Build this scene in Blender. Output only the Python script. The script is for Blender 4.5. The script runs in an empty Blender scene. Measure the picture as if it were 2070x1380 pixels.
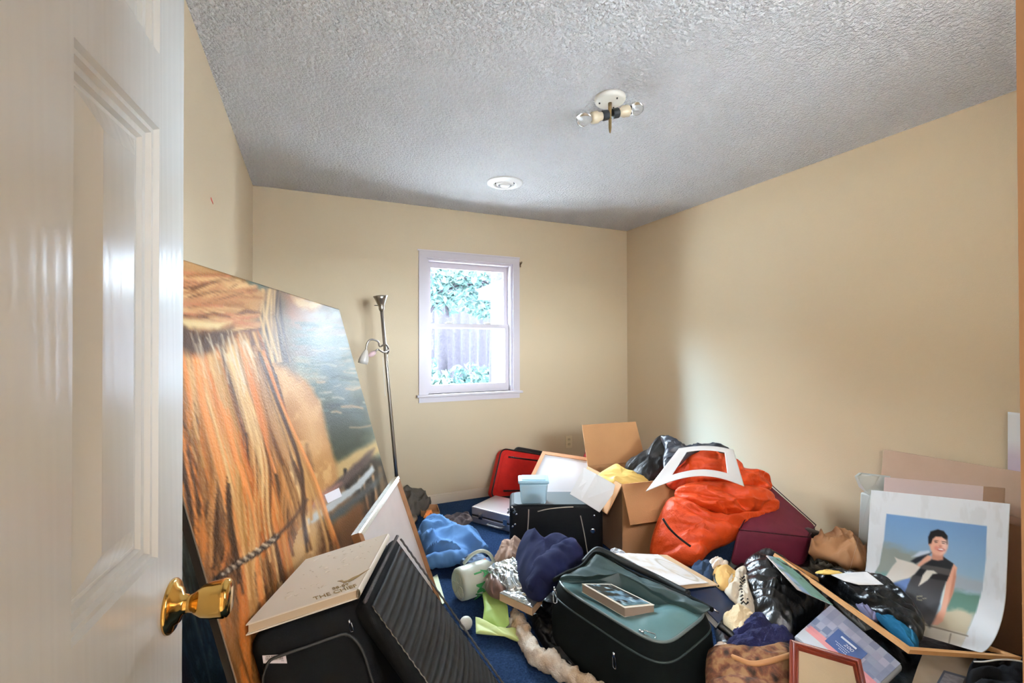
import bpy, bmesh, math, random
import numpy as np
from mathutils import Vector, Matrix

# ------------------------------------------------------------------ camera
scene = bpy.context.scene
COL = scene.collection
FPX, YAW, PITCH, ROLL, CAMH = 917.76, 0.41704, 0.0075437, -0.0021569, 1.3041
W_PX, H_PX = 2070, 1380
XL, XR, YB, YF, HC = -0.378, 2.890, 3.6816, 0.155, 2.44     # room: left, right, back, front, ceiling

_fw = np.array([math.sin(YAW)*math.cos(PITCH), math.cos(YAW)*math.cos(PITCH), math.sin(PITCH)])
_r0 = np.array([math.cos(YAW), -math.sin(YAW), 0.0]); _u0 = np.cross(_r0, _fw)
_rt = _r0*math.cos(ROLL)+_u0*math.sin(ROLL); _up = -_r0*math.sin(ROLL)+_u0*math.cos(ROLL)
EYE = np.array([0, 0, CAMH])

cam_data = bpy.data.cameras.new('camera')
cam = bpy.data.objects.new('camera', cam_data); COL.objects.link(cam)
cam_data.sensor_fit = 'HORIZONTAL'; cam_data.sensor_width = 36.0
cam_data.lens = FPX/W_PX*36.0; cam_data.clip_start = 0.02; cam_data.clip_end = 300
m = Matrix.Identity(4)
for i in range(3):
    m[i][0], m[i][1], m[i][2], m[i][3] = _rt[i], _up[i], -_fw[i], EYE[i]
cam.matrix_world = m
scene.camera = cam

# ------------------------------------------------------------------ world, lamps, exposure
world = bpy.data.worlds.new('sky'); scene.world = world; world.use_nodes = True
wn = world.node_tree.nodes; wl = world.node_tree.links
bg = wn['Background']; bg.inputs['Color'].default_value = (0.72, 0.87, 1.0, 1); bg.inputs['Strength'].default_value = 45.0

# sky lobe brightened to throw a patch on the right wall, the rest even
nt = world.node_tree
tcw = nt.nodes.new('ShaderNodeTexCoord'); dot = nt.nodes.new('ShaderNodeVectorMath'); dot.operation = 'DOT_PRODUCT'
dot.inputs[1].default_value = Vector((-1.62, .70, 1.02)).normalized()
mr = nt.nodes.new('ShaderNodeMapRange'); mr.interpolation_type = 'SMOOTHSTEP'
mr.inputs['From Min'].default_value = math.cos(math.radians(21)); mr.inputs['From Max'].default_value = math.cos(math.radians(4)); mr.inputs['To Min'].default_value = 0; mr.inputs['To Max'].default_value = 1
mxc = nt.nodes.new('ShaderNodeMix'); mxc.data_type = 'RGBA'
mxc.inputs['A'].default_value = (0.72, 0.87, 1.0, 1); mxc.inputs['B'].default_value = (1.15, 2.2, 3.5, 1)
wl.new(tcw.outputs['Generated'], dot.inputs[0]); wl.new(dot.outputs['Value'], mr.inputs['Value'])
wl.new(mr.outputs['Result'], mxc.inputs['Factor']); wl.new(mxc.outputs['Result'], bg.inputs['Color'])

def add_light(name, kind, loc, energy, color=(1, 1, 1), rot=(0, 0, 0), **kw):
    l = bpy.data.lights.new(name, kind); l.energy = energy; l.color = color
    for k, v in kw.items(): setattr(l, k, v)
    o = bpy.data.objects.new(name, l); COL.objects.link(o); o.location = loc; o.rotation_euler = rot
    return o
# window opening: sampling portal for the sky light
p = add_light('window_portal', 'AREA', (1.25, YB+0.10, 1.46), 1.0, rot=(math.radians(-90), 0, 0), shape='RECTANGLE', size=0.80, size_y=1.12)
p.data.cycles.is_portal = True
p = add_light('fill_window_portal', 'AREA', (1.35, .02, 1.54), 1.0, rot=(math.radians(90), 0, 0), shape='RECTANGLE', size=1.06, size_y=0.70)  # sampling portal for the added fill window
p.data.cycles.is_portal = True
# unseen fill light added in the hallway behind the camera
add_light('hallway_fill_light', 'AREA', (-0.95, -0.95, 2.36), 46.0, (1.0, 0.97, 0.94), shape='DISK', size=0.6)

scene.view_settings.view_transform = 'Standard'; scene.view_settings.look = 'None'
scene.view_settings.gamma = 1.0; scene.view_settings.use_curve_mapping = False
scene.view_settings.exposure = 0.86
scene.cycles.max_bounces = 14; scene.cycles.diffuse_bounces = 9; scene.cycles.glossy_bounces = 5
scene.cycles.transparent_max_bounces = 24

# ------------------------------------------------------------------ helpers
def ray(px, py):
    return _fw+_rt*((px-W_PX/2)/FPX)-_up*((py-H_PX/2)/FPX)
def Z(px, py, z):
    d = ray(px, py); return EYE+d*((z-CAMH)/d[2])
def Yp(px, py, y):
    d = ray(px, py); return EYE+d*(y/d[1])
def Xp(px, py, x):
    d = ray(px, py); return EYE+d*(x/d[0])
def T(px, py, t):
    return EYE+ray(px, py)*t
def to_px(P):
    d = np.asarray(P)-EYE; z = d@_fw
    return W_PX/2+FPX*(d@_rt)/z, H_PX/2-FPX*(d@_up)/z
def lin(c):
    return tuple(((v/255.0)/12.92 if v/255.0 <= 0.04045 else ((v/255.0+0.055)/1.055)**2.4) for v in c)
def unit(v):
    v = np.asarray(v, float); return v/np.linalg.norm(v)
V3 = lambda *a: np.array(a, float)

_R2 = np.random.RandomState(7).rand(256, 256)
_R3 = np.random.RandomState(11).rand(64, 64, 64)
def vn2(x, y):
    xi, yi = np.floor(x).astype(int), np.floor(y).astype(int); fx, fy = x-xi, y-yi
    fx = fx*fx*(3-2*fx); fy = fy*fy*(3-2*fy)
    g = lambda a, b: _R2[a % 256, b % 256]
    return (g(xi, yi)*(1-fx)+g(xi+1, yi)*fx)*(1-fy)+(g(xi, yi+1)*(1-fx)+g(xi+1, yi+1)*fx)*fy
def vn3(P):
    P = np.asarray(P, float); i = np.floor(P).astype(int); f = P-i; f = f*f*(3-2*f)
    x, y, z = i[..., 0], i[..., 1], i[..., 2]; fx, fy, fz = f[..., 0], f[..., 1], f[..., 2]
    g = lambda a, b, c: _R3[(x+a) % 64, (y+b) % 64, (z+c) % 64]
    l = lambda a, b, t: a*(1-t)+b*t
    return l(l(l(g(0,0,0), g(1,0,0), fx), l(g(0,1,0), g(1,1,0), fx), fy), l(l(g(0,0,1), g(1,0,1), fx), l(g(0,1,1), g(1,1,1), fx), fy), fz)
def fbm2(x, y, o=4):
    s = 0; a = .5
    for k in range(o): s = s+a*vn2(x*2**k+17*k, y*2**k+5*k); a *= .5
    return s

# ---- materials
MATS = {}
def mat(name, color, rough=0.6, metal=0.0, spec=0.5, var=None, bump=None, coat=0.0, sheen=0.0, trans=0.0, alpha=1.0, coat_rough=0.1):
    """color sRGB 0-255.  var=(scale, colour2, contrast);  bump=(scale, distance, detail)"""
    if name in MATS: return MATS[name]
    ma = bpy.data.materials.new(name); ma.use_nodes = True
    nt = ma.node_tree; b = nt.nodes['Principled BSDF']
    b.inputs['Base Color'].default_value = (*lin(color), 1); b.inputs['Roughness'].default_value = rough
    b.inputs['Metallic'].default_value = metal; b.inputs['Specular IOR Level'].default_value = spec
    b.inputs['Coat Weight'].default_value = coat; b.inputs['Coat Roughness'].default_value = coat_rough
    b.inputs['Sheen Weight'].default_value = sheen
    b.inputs['Transmission Weight'].default_value = trans; b.inputs['Alpha'].default_value = alpha
    tc = nt.nodes.new('ShaderNodeTexCoord')
    if var:
        n = nt.nodes.new('ShaderNodeTexNoise'); n.inputs['Scale'].default_value = var[0]; n.inputs['Detail'].default_value = 5
        r = nt.nodes.new('ShaderNodeValToRGB'); k = var[2] if len(var) > 2 else .25
        r.color_ramp.elements[0].position = .5-k; r.color_ramp.elements[1].position = .5+k
        r.color_ramp.elements[0].color = (*lin(color), 1); r.color_ramp.elements[1].color = (*lin(var[1]), 1)
        nt.links.new(tc.outputs['Object'], n.inputs['Vector']); nt.links.new(n.outputs['Fac'], r.inputs['Fac'])
        nt.links.new(r.outputs['Color'], b.inputs['Base Color'])
    if bump:
        n = nt.nodes.new('ShaderNodeTexNoise'); n.inputs['Scale'].default_value = bump[0]; n.inputs['Detail'].default_value = bump[2] if len(bump) > 2 else 3
        bp = nt.nodes.new('ShaderNodeBump'); bp.inputs['Distance'].default_value = bump[1]; bp.inputs['Strength'].default_value = 1.0
        nt.links.new(tc.outputs['Object'], n.inputs['Vector']); nt.links.new(n.outputs['Fac'], bp.inputs['Height'])
        nt.links.new(bp.outputs['Normal'], b.inputs['Normal'])
    MATS[name] = ma
    return ma

def painted_mat(name, rough=0.5, coat=0.0, bump=None, spec=0.5):
    ma = mat(name, (128, 128, 128), rough, coat=coat, bump=bump, spec=spec)
    nt = ma.node_tree; a = nt.nodes.new('ShaderNodeVertexColor'); a.layer_name = 'paint'
    nt.links.new(a.outputs['Color'], nt.nodes['Principled BSDF'].inputs['Base Color'])
    return ma

# ---- objects
def link_mesh(name, me, material, parent=None, smooth=False):
    o = bpy.data.objects.new(name, me); COL.objects.link(o)
    if material: me.materials.append(material)
    if smooth: me.polygons.foreach_set('use_smooth', [True]*len(me.polygons))
    if parent is not None: o.parent = parent
    return o
def obj(name, verts, faces, material, parent=None, smooth=False):
    me = bpy.data.meshes.new(name); me.from_pydata([tuple(map(float, v)) for v in verts], [], [tuple(f) for f in faces]); me.update()
    return link_mesh(name, me, material, parent, smooth)
def bobj(name, bm, material, parent=None, smooth=False):
    me = bpy.data.meshes.new(name); bmesh.ops.recalc_face_normals(bm, faces=bm.faces); bm.to_mesh(me); bm.free()
    return link_mesh(name, me, material, parent, smooth)
def thing(name, label, cat, group=None, kind=None):
    o = bpy.data.objects.new(name, None); COL.objects.link(o); tag(o, label, cat, group, kind); o.empty_display_size = .05
    return o
def tag(o, label, cat, group=None, kind=None):
    o['label'] = label; o['category'] = cat
    if group: o['group'] = group
    if kind: o['kind'] = kind
    return o
def struct(o):
    o['kind'] = 'structure'; return o

class MB:
    """collects geometry for one mesh"""
    def __init__(s): s.v = []; s.f = []
    def add(s, v, f):
        k = len(s.v); s.v += [tuple(map(float, q)) for q in v]; s.f += [tuple(i+k for i in q) for q in f]; return s
    def box(s, lo, hi):
        (x0, y0, z0), (x1, y1, z1) = lo, hi
        return s.hexa([(x0,y0,z0),(x1,y0,z0),(x1,y1,z0),(x0,y1,z0)], [(x0,y0,z1),(x1,y0,z1),(x1,y1,z1),(x0,y1,z1)])
    def hexa(s, bot, top):
        return s.add(list(bot)+list(top), [(3,2,1,0),(4,5,6,7),(0,1,5,4),(1,2,6,5),(2,3,7,6),(3,0,4,7)])
    def tube(s, path, r, n=8, closed=False):
        P = [np.asarray(q, float) for q in path]; N = len(P); vs = []
        rr = r if hasattr(r, '__len__') else [r]*N
        up = V3(0.13, 0.21, 1)
        for i in range(N):
            a = P[(i-1) % N] if (closed or i > 0) else P[i]; b = P[(i+1) % N] if (closed or i < N-1) else P[i]
            d = unit(b-a+1e-9); x = np.cross(d, up)
            if np.linalg.norm(x) < 1e-3: x = np.cross(d, V3(1, 0, 0))
            x = unit(x); y = np.cross(d, x)
            for k in range(n):
                t = 2*math.pi*k/n; vs.append(P[i]+rr[i]*(math.cos(t)*x+math.sin(t)*y))
        fs = []
        for i in range(N if closed else N-1):
            j = (i+1) % N
            for k in range(n): fs.append((i*n+k, i*n+(k+1) % n, j*n+(k+1) % n, j*n+k))
        if not closed: fs += [tuple(range(n))[::-1], tuple((N-1)*n+k for k in range(n))]
        return s.add(vs, fs)
    def lathe(s, org, axis, prof, n=32, caps=True):
        """prof: list of (radius, distance along axis)"""
        a = unit(axis); x = np.cross(a, V3(0, 0, 1) if abs(a[2]) < .9 else V3(1, 0, 0)); x = unit(x); y = np.cross(a, x)
        vs = []; fs = []
        for r, h in prof:
            for k in range(n):
                t = 2*math.pi*k/n; vs.append(np.asarray(org)+a*h+r*(math.cos(t)*x+math.sin(t)*y))
        for i in range(len(prof)-1):
            for k in range(n): fs.append((i*n+k, i*n+(k+1) % n, (i+1)*n+(k+1) % n, (i+1)*n+k))
        if caps: fs += [tuple(range(n))[::-1], tuple((len(prof)-1)*n+k for k in range(n))]
        return s.add(vs, fs)
    def build(s, name, material, parent=None, smooth=False, bevel=0.0, seg=3):
        if bevel:
            bm = bmesh.new(); vs = [bm.verts.new(v) for v in s.v]
            for f in s.f: bm.faces.new([vs[i] for i in f])
            bmesh.ops.recalc_face_normals(bm, faces=bm.faces)
            bmesh.ops.bevel(bm, geom=list(bm.edges), offset=bevel, segments=seg, affect='EDGES', profile=.5, clamp_overlap=True)
            return bobj(name, bm, material, parent, smooth)
        o = obj(name, s.v, s.f, material, parent, smooth)
        bm = bmesh.new(); bm.from_mesh(o.data); bmesh.ops.recalc_face_normals(bm, faces=bm.faces); bm.to_mesh(o.data); bm.free()
        return o

def slab(poly, thick, n=None):
    """prism under a polygon of 3-D points; thick along -normal"""
    P = np.array(poly, float)
    if n is None:
        n = unit(np.cross(P[1]-P[0], P[-1]-P[0]))
        if n @ (EYE-P.mean(0)) < 0: n = -n
    k = len(P); mb = MB()
    mb.add(list(P)+list(P-n*thick), [tuple(range(k)), tuple(range(2*k-1, k-1, -1))]+[(i, i+k, (i+1) % k+k, (i+1) % k) for i in range(k)])
    return mb
def bil(q, u, v):
    a, b, c, d = [np.asarray(x, float) for x in q]; u = np.asarray(u)[..., None]; v = np.asarray(v)[..., None]
    return a*(1-u)*(1-v)+b*u*(1-v)+c*u*v+d*(1-u)*v

def catmull(P, n, closed=True):
    P = np.array(P, float); k = len(P)
    t = np.linspace(0, k if closed else k-1, n, endpoint=not closed); i = np.floor(t).astype(int); f = (t-i)[:, None]
    if closed: g = lambda j: P[j % k]
    else: g = lambda j: P[np.clip(j, 0, k-1)]
    p0, p1, p2, p3 = g(i-1), g(i), g(i+1), g(i+2)
    return .5*((2*p1)+(-p0+p2)*f+(2*p0-5*p1+4*p2-p3)*f**2+(-p0+3*p1-3*p2+p3)*f**3)
def resample_lin(P, n):
    P = np.array(P, float); Q = np.vstack([P, P[:1]]); d = np.r_[0, np.cumsum(np.linalg.norm(np.diff(Q, axis=0), axis=1))]
    s = np.linspace(0, d[-1], n, endpoint=False)
    return np.stack([np.interp(s, d, Q[:, k]) for k in range(3)], 1)

def pillow(pts, front=.06, back=.03, folds=(.02, .09), crease=(.008, .035), direction=None, rings=22, segs=130, sharp=False, zmin=.004, seed=0, centre=None, flat=1.0, normal=None, mb=None, stretch=3.0, pinch=None):
    """closed soft body whose outline is a 3-D curve; puffed to both sides, with folds"""
    P = np.array(pts, float); out = resample_lin(P, segs) if sharp else catmull(P, segs)
    c = out.mean(0) if centre is None else np.asarray(centre, float)
    _, _, vt = np.linalg.svd(out-out.mean(0)); n = vt[2] if normal is None else unit(normal)
    if n @ (EYE-c) < 0: n = -n
    d = unit(vt[0] if direction is None else direction); e = unit(np.cross(n, d))
    rho = np.sin(np.linspace(0, math.pi/2, rings+1)); V = []
    off = seed*3.7
    def disp(Q, env, sgn):
        s = Q@d; w = Q@e
        q3 = np.stack([s, w, Q@n], -1)
        warp = vn3(q3/(folds[1]*2.2)+off)*2.4
        ph = w/folds[1]+warp+s/(folds[1]*stretch*2)
        f1 = np.abs(np.sin(math.pi*ph))**.8-.55
        cr = np.stack([s/(crease[1]*stretch*.6), w/crease[1], Q@n/crease[1]], -1)
        f2 = 1-np.abs(2*vn3(cr+off*2)-1)*2
        f3 = 1-np.abs(2*vn3(cr*2.1+off)-1)*2
        pz = 0
        if pinch:
            pp_ = np.stack([s/(pinch[1]*3.2), w/pinch[1], Q@n/pinch[1]], -1); pp_ = pp_+(vn3(q3/(pinch[1]*2)+off+9)-.5)[:, None]*1.3
            pz = pinch[0]*((1-np.abs(2*vn3(pp_+off)-1))**5-.2)*(.2+.8*env)+.5*pinch[0]*((1-np.abs(2*vn3(pp_[:, [1, 0, 2]]*.8+off+5)-1))**5-.2)*env
        return (pz+folds[0]*f1*env+crease[0]*(f2+.5*f3)*(.25+.75*env))
    for sgn, amp in ((1, front), (-1, back)):
        for k in range(rings+1) if sgn == 1 else range(rings-1, -1, -1):
            r = rho[k]; infl = math.sqrt(max(0, 1-r*r))**flat
            if k == 0: Q = c[None, :].copy()
            else: Q = c+(out-c)*r
            env = min(1, infl*1.6)
            D = disp(Q, env, sgn)
            if k == rings: D = D*0
            Q = Q+n*(sgn*(amp*infl)+D[:, None]*(1 if sgn == 1 else -.6))
            # wobble the rim slightly so edges look like cloth
            Q[:, 2] = np.maximum(Q[:, 2], zmin)
            V.append(Q)
    vs = np.vstack(V); S = segs; f = []
    # front: ring0 single vertex, rings 1..n ; back rings n-1..1 then single
    start = [0]; tot = 1
    for k in range(1, rings+1): start.append(tot); tot += S
    for k in range(rings-1, 0, -1): start.append(tot); tot += S
    last = tot
    for j in range(S): f.append((0, start[1]+j, start[1]+(j+1) % S))
    for q in range(1, len(start)-1):
        a, b = start[q], start[q+1]
        for j in range(S): f.append((a+j, b+j, b+(j+1) % S, a+(j+1) % S))
    a = start[-1]
    for j in range(S): f.append((a+j, last, a+(j+1) % S))
    mb = mb or MB()
    return mb.add(vs, f)
def TP(*pts):
    """list of (px, py, depth)"""
    return [T(*q) for q in pts]
def ZP(*pts):
    return [Z(*q) for q in pts]

def frame_rails(quad, width, thick, materials, root, name='rail', profile=None):
    """four mitred rails round a 3-D quad (order: a b c d); returns inner quad"""
    q = [np.asarray(x, float) for x in quad]; ctr = sum(q)/4
    n = unit(np.cross(q[1]-q[0], q[3]-q[0]))
    if n @ (EYE-ctr) < 0: n = -n
    inner = []
    for i in range(4):
        a, b, c = q[i-1], q[i], q[(i+1) % 4]
        inner.append(b+unit(a-b)*width+unit(c-b)*width)
    prof = profile or [(0, -1), (0, 0), (1, 0), (1, -1)]        # (across 0 outer..1 inner, depth factor)
    for i in range(4):
        j = (i+1) % 4; mb = MB(); vs = []
        for u, h in prof:
            vs.append(q[i]*(1-u)+inner[i]*u+n*thick*h); vs.append(q[j]*(1-u)+inner[j]*u+n*thick*h)
        k = len(prof); fs = [(2*a, 2*a+1, 2*((a+1) % k)+1, 2*((a+1) % k)) for a in range(k)]
        fs += [tuple(2*a for a in range(k)), tuple(2*a+1 for a in range(k))[::-1]]
        mb.add(vs, fs).build(name, materials[i] if isinstance(materials, (list, tuple)) else materials, root)
    return inner, n

def text(name, s, size, org, right, up, material, parent, extrude=.0003, align='LEFT', bold=0.0):
    cu = bpy.data.curves.new(name, 'FONT'); cu.body = s; cu.size = size; cu.extrude = extrude; cu.align_x = align; cu.offset = bold
    tmp = bpy.data.objects.new(name, cu); COL.objects.link(tmp)
    dg = bpy.context.evaluated_depsgraph_get(); me = bpy.data.meshes.new_from_object(tmp.evaluated_get(dg))
    bpy.data.objects.remove(tmp)
    r = unit(right); u = np.asarray(up, float); u = unit(u-r*(u@r)); n = np.cross(r, u)
    M = Matrix(((r[0], u[0], n[0], org[0]), (r[1], u[1], n[1], org[1]), (r[2], u[2], n[2], org[2]), (0, 0, 0, 1)))
    me.transform(M); me.name = name; me.materials.clear()
    return link_mesh(name, me, material, parent)

class Paint:
    """colours for a grid of surface points, drawn in picture coordinates"""
    def __init__(s, X, Y, base): s.X, s.Y = X, Y; s.c = np.tile(np.array(base, float), (len(X), 1))
    def mix(s, m, col):
        m = np.clip(m, 0, 1)[:, None]; s.c = s.c*(1-m)+np.asarray(col, float)*m
    def dist(s, P, closed=True):
        P = np.array(P, float); d = np.full(len(s.X), 1e9); Q = np.vstack([P, P[:1]]) if closed else P
        for a, b in zip(Q[:-1], Q[1:]):
            ab = b-a; t = np.clip(((s.X-a[0])*ab[0]+(s.Y-a[1])*ab[1])/max(ab@ab, 1e-9), 0, 1)
            d = np.minimum(d, np.hypot(s.X-a[0]-t*ab[0], s.Y-a[1]-t*ab[1]))
        return d
    def inside(s, P):
        P = np.array(P, float); r = np.zeros(len(s.X), bool)
        for a, b in zip(P, np.roll(P, -1, 0)):
            c = (a[1] > s.Y) != (b[1] > s.Y)
            with np.errstate(divide='ignore', invalid='ignore'): r ^= c & (s.X < (b[0]-a[0])*(s.Y-a[1])/(b[1]-a[1])+a[0])
        return r
    def poly(s, P, col, feather=2.0, noise=None, smooth=False):
        if smooth: P = catmull([(x, y, 0) for x, y in P], 60)[:, :2]
        d = s.dist(P); sd = np.where(s.inside(P), d, -d)
        if noise: sd = sd+noise[0]*(fbm2(s.X/noise[1], s.Y/noise[1])-.47)*2
        s.mix(.5+sd/feather/2, col); return sd
    def ell(s, x, y, rx, ry, col, feather=.15, rot=0):
        c, k = math.cos(rot), math.sin(rot); u = ((s.X-x)*c+(s.Y-y)*k)/rx; v = (-(s.X-x)*k+(s.Y-y)*c)/ry
        s.mix(.5+(1-np.hypot(u, v))/feather/2, col)
    def stroke(s, P, w, col, feather=1.5, op=1.0):
        s.mix(op*(.5+(w-s.dist(P, False))/feather/2), col)

def paint_mesh(name, grid, nu, nv, colours, material, parent=None, thick=.002):
    """grid (nv*nu,3) points -> thin sheet with per-vertex colours; back side included"""
    P = np.asarray(grid); k = nu*nv
    G = P.reshape(nv, nu, 3); du = np.gradient(G, axis=1); dv = np.gradient(G, axis=0)
    N = np.cross(du, dv); N /= np.linalg.norm(N, axis=2, keepdims=True)+1e-12
    N = N.reshape(-1, 3)
    if (N.mean(0) @ (EYE-P.mean(0))) < 0: N = -N
    B = P-N*thick
    idx = np.arange(k).reshape(nv, nu)
    a, b, c, d = idx[:-1, :-1].ravel(), idx[:-1, 1:].ravel(), idx[1:, 1:].ravel(), idx[1:, :-1].ravel()
    faces = list(zip(a, d, c, b))+list(zip(a+k, b+k, c+k, d+k))
    rim = list(idx[0, :])+list(idx[1:, -1])+list(idx[-1, -2::-1])+list(idx[-2:0, 0])
    for i in range(len(rim)):
        p0, p1 = rim[i], rim[(i+1) % len(rim)]; faces.append((p0, p1, p1+k, p0+k))
    o = obj(name, np.vstack([P, B]), faces, material, parent)
    bm = bmesh.new(); bm.from_mesh(o.data); bmesh.ops.recalc_face_normals(bm, faces=bm.faces); bm.to_mesh(o.data); bm.free()
    at = o.data.color_attributes.new('paint', 'FLOAT_COLOR', 'POINT')
    c = np.clip(colours, 0, 255)/255.0; L = np.where(c <= .04045, c/12.92, ((c+.055)/1.055)**2.4)
    backc = np.tile(np.array([[.55, .52, .47]]), (k, 1))
    full = np.hstack([np.vstack([L, backc]), np.ones((2*k, 1))]).astype(np.float32)
    at.data.foreach_set('color', full.ravel())
    o.data.polygons.foreach_set('use_smooth', [True]*len(o.data.polygons))
    return o

# ------------------------------------------------------------------ materials
WALL = mat('cream_wall_paint', (202, 182, 152), .55, spec=.3, bump=(220, .0006, 2))
def popcorn():
    ma = mat('popcorn_ceiling', (248, 248, 250), .9, spec=.1)
    nt = ma.node_tree; tc = nt.nodes.new('ShaderNodeTexCoord')
    v = nt.nodes.new('ShaderNodeTexNoise'); v.inputs['Scale'].default_value = 62; v.inputs['Detail'].default_value = 2.5; v.inputs['Roughness'].default_value = .6
    r = nt.nodes.new('ShaderNodeValToRGB'); r.color_ramp.elements[0].position = .38; r.color_ramp.elements[1].position = .62
    bp = nt.nodes.new('ShaderNodeBump'); bp.inputs['Distance'].default_value = .022; bp.inputs['Strength'].default_value = 1.0
    nt.links.new(tc.outputs['Object'], v.inputs['Vector']); nt.links.new(v.outputs['Fac'], r.inputs['Fac'])
    nt.links.new(r.outputs['Color'], bp.inputs['Height']); nt.links.new(bp.outputs['Normal'], nt.nodes['Principled BSDF'].inputs['Normal'])
    return ma
CEIL = popcorn()
CARPET = mat('blue_carpet', (27, 45, 74), .95, spec=.05, var=(110, (50, 74, 112), .22), bump=(300, .008, 4))
TRIM = mat('white_trim_paint', (206, 196, 200), .4)
def door_mat():
    ma = mat('white_door_paint', (216, 218, 216), .20, spec=.5)
    nt = ma.node_tree; tc = nt.nodes.new('ShaderNodeTexCoord'); mp = nt.nodes.new('ShaderNodeMapping')
    mp.inputs['Scale'].default_value = (26, 26, 1.1)
    w = nt.nodes.new('ShaderNodeTexNoise'); w.inputs['Scale'].default_value = 2.2; w.inputs['Detail'].default_value = 5; w.inputs['Distortion'].default_value = 1.2
    w2 = nt.nodes.new('ShaderNodeTexWave'); w2.wave_type = 'BANDS'; w2.bands_direction = 'DIAGONAL'; w2.inputs['Scale'].default_value = 1.2; w2.inputs['Distortion'].default_value = 6
    bp = nt.nodes.new('ShaderNodeBump'); bp.inputs['Distance'].default_value = .0004; bp.inputs['Strength'].default_value = .25
    add = nt.nodes.new('ShaderNodeMath'); add.operation = 'ADD'
    nt.links.new(tc.outputs['Object'], mp.inputs['Vector']); nt.links.new(mp.outputs['Vector'], w.inputs['Vector']); nt.links.new(mp.outputs['Vector'], w2.inputs['Vector'])
    nt.links.new(w.outputs['Fac'], add.inputs[0]); nt.links.new(w2.outputs['Fac'], add.inputs[1])
    nt.links.new(add.outputs[0], bp.inputs['Height']); nt.links.new(bp.outputs['Normal'], nt.nodes['Principled BSDF'].inputs['Normal'])
    return ma
DOOR = door_mat()
BRASS = mat('polished_brass', (214, 170, 92), .14, metal=1.0)
CHROME = mat('brushed_nickel', (168, 160, 150), .28, metal=1.0)
STEEL = mat('bright_metal', (205, 208, 212), .2, metal=1.0)
BLACKM = mat('black_plastic', (16, 17, 18), .4)
def glass_pane():
    ma = bpy.data.materials.new('window_glass'); ma.use_nodes = True; nt = ma.node_tree
    nt.nodes.remove(nt.nodes['Principled BSDF'])
    t = nt.nodes.new('ShaderNodeBsdfTransparent'); g = nt.nodes.new('ShaderNodeBsdfGlossy'); g.inputs['Roughness'].default_value = .02
    fr = nt.nodes.new('ShaderNodeFresnel'); fr.inputs['IOR'].default_value = 1.1
    mx = nt.nodes.new('ShaderNodeMixShader'); out = nt.nodes['Material Output']
    nt.links.new(fr.outputs[0], mx.inputs[0]); nt.links.new(t.outputs[0], mx.inputs[1]); nt.links.new(g.outputs[0], mx.inputs[2]); nt.links.new(mx.outputs[0], out.inputs['Surface'])
    return ma
GLASS = glass_pane()

# ------------------------------------------------------------------ room shell
TH = .12
struct(MB().box((XL-TH, YF-TH/2, -.12), (XR+TH, YB+TH, 0)).build('floor', CARPET))
struct(MB().box((XL-1.2, -1.75, -.12), (.74, YF-TH/2, 0)).build('floor_hall', mat('pale_vinyl', (228, 224, 216), .5)))
struct(MB().box((XL-1.2, -1.75, HC), (XR+TH, YB+TH, HC+.12)).build('ceiling', CEIL))
wl_ = struct(MB().box((XL-TH, YF, 0), (XL, YB, HC)).build('wall_left', WALL))
struct(MB().box((XR, YF-TH, 0), (XR+TH, YB, HC)).build('wall_right', WALL))
WX0, WX1, WZ0, WZ1 = .862, 1.637, .900, 2.020          # window opening
b = MB()
b.box((XL-TH, YB, 0), (WX0, YB+TH, HC)); b.box((WX1, YB, 0), (XR+TH, YB+TH, HC))
b.box((WX0, YB, 0), (WX1, YB+TH, WZ0)); b.box((WX0, YB, WZ1), (WX1, YB+TH, HC))
struct(b.build('wall_back', WALL))
JX0, JX1 = -.285, .512                                  # doorway the camera stands in
b = MB()
VX0, VX1, VZ0, VZ1 = .80, 1.90, 1.17, 1.91               # unseen second window beside the camera, added for fill light
b.box((XL-TH, YF-TH, 0), (JX0-.02, YF, HC)); b.box((JX1+.02, YF-TH, 0), (VX0, YF, HC)); b.box((VX1, YF-TH, 0), (XR, YF, HC)); b.box((VX0, YF-TH, 0), (VX1, YF, VZ0)); b.box((VX0, YF-TH, VZ1), (VX1, YF, HC)); b.box((JX0-.02, YF-TH, 2.07), (JX1+.02, YF, HC))
struct(b.build('wall_front', WALL))
# hallway behind the camera
b = MB(); b.box((XL-1.2, -1.75, 0), (XL-1.1, YF-TH, HC)); b.box((.64, -1.75, 0), (.74, YF-TH, HC)); b.box((XL-1.1, -1.75, 0), (.64, -1.65, HC)); b.box((XL-1.1, YF-TH, 0), (XL-TH, YF-TH+.1, HC))
struct(b.build('wall_hall', mat('tan_hall_paint', (210, 198, 180), .6)))
# door casing and jamb
JAMB = mat('tan_jamb_paint', (134, 100, 68), .5)
b = MB()
b.box((JX1, YF-TH-.012, 0), (JX1+.02, YF, 2.07)); b.box((JX0-.02, YF-TH-.012, 0), (JX0, YF, 2.07)); b.box((JX0, YF-TH-.012, 2.05), (JX1, YF, 2.07))
b.box((JX1+.004, YF, 0), (JX1+.065, YF+.012, 2.05)); b.box((JX0-.065, YF, 0), (JX0-.004, YF+.012, 2.05)); b.box((JX0-.065, YF, 2.05), (JX1+.065, YF+.012, 2.115))
struct(b.build('trim_1', JAMB))
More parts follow.
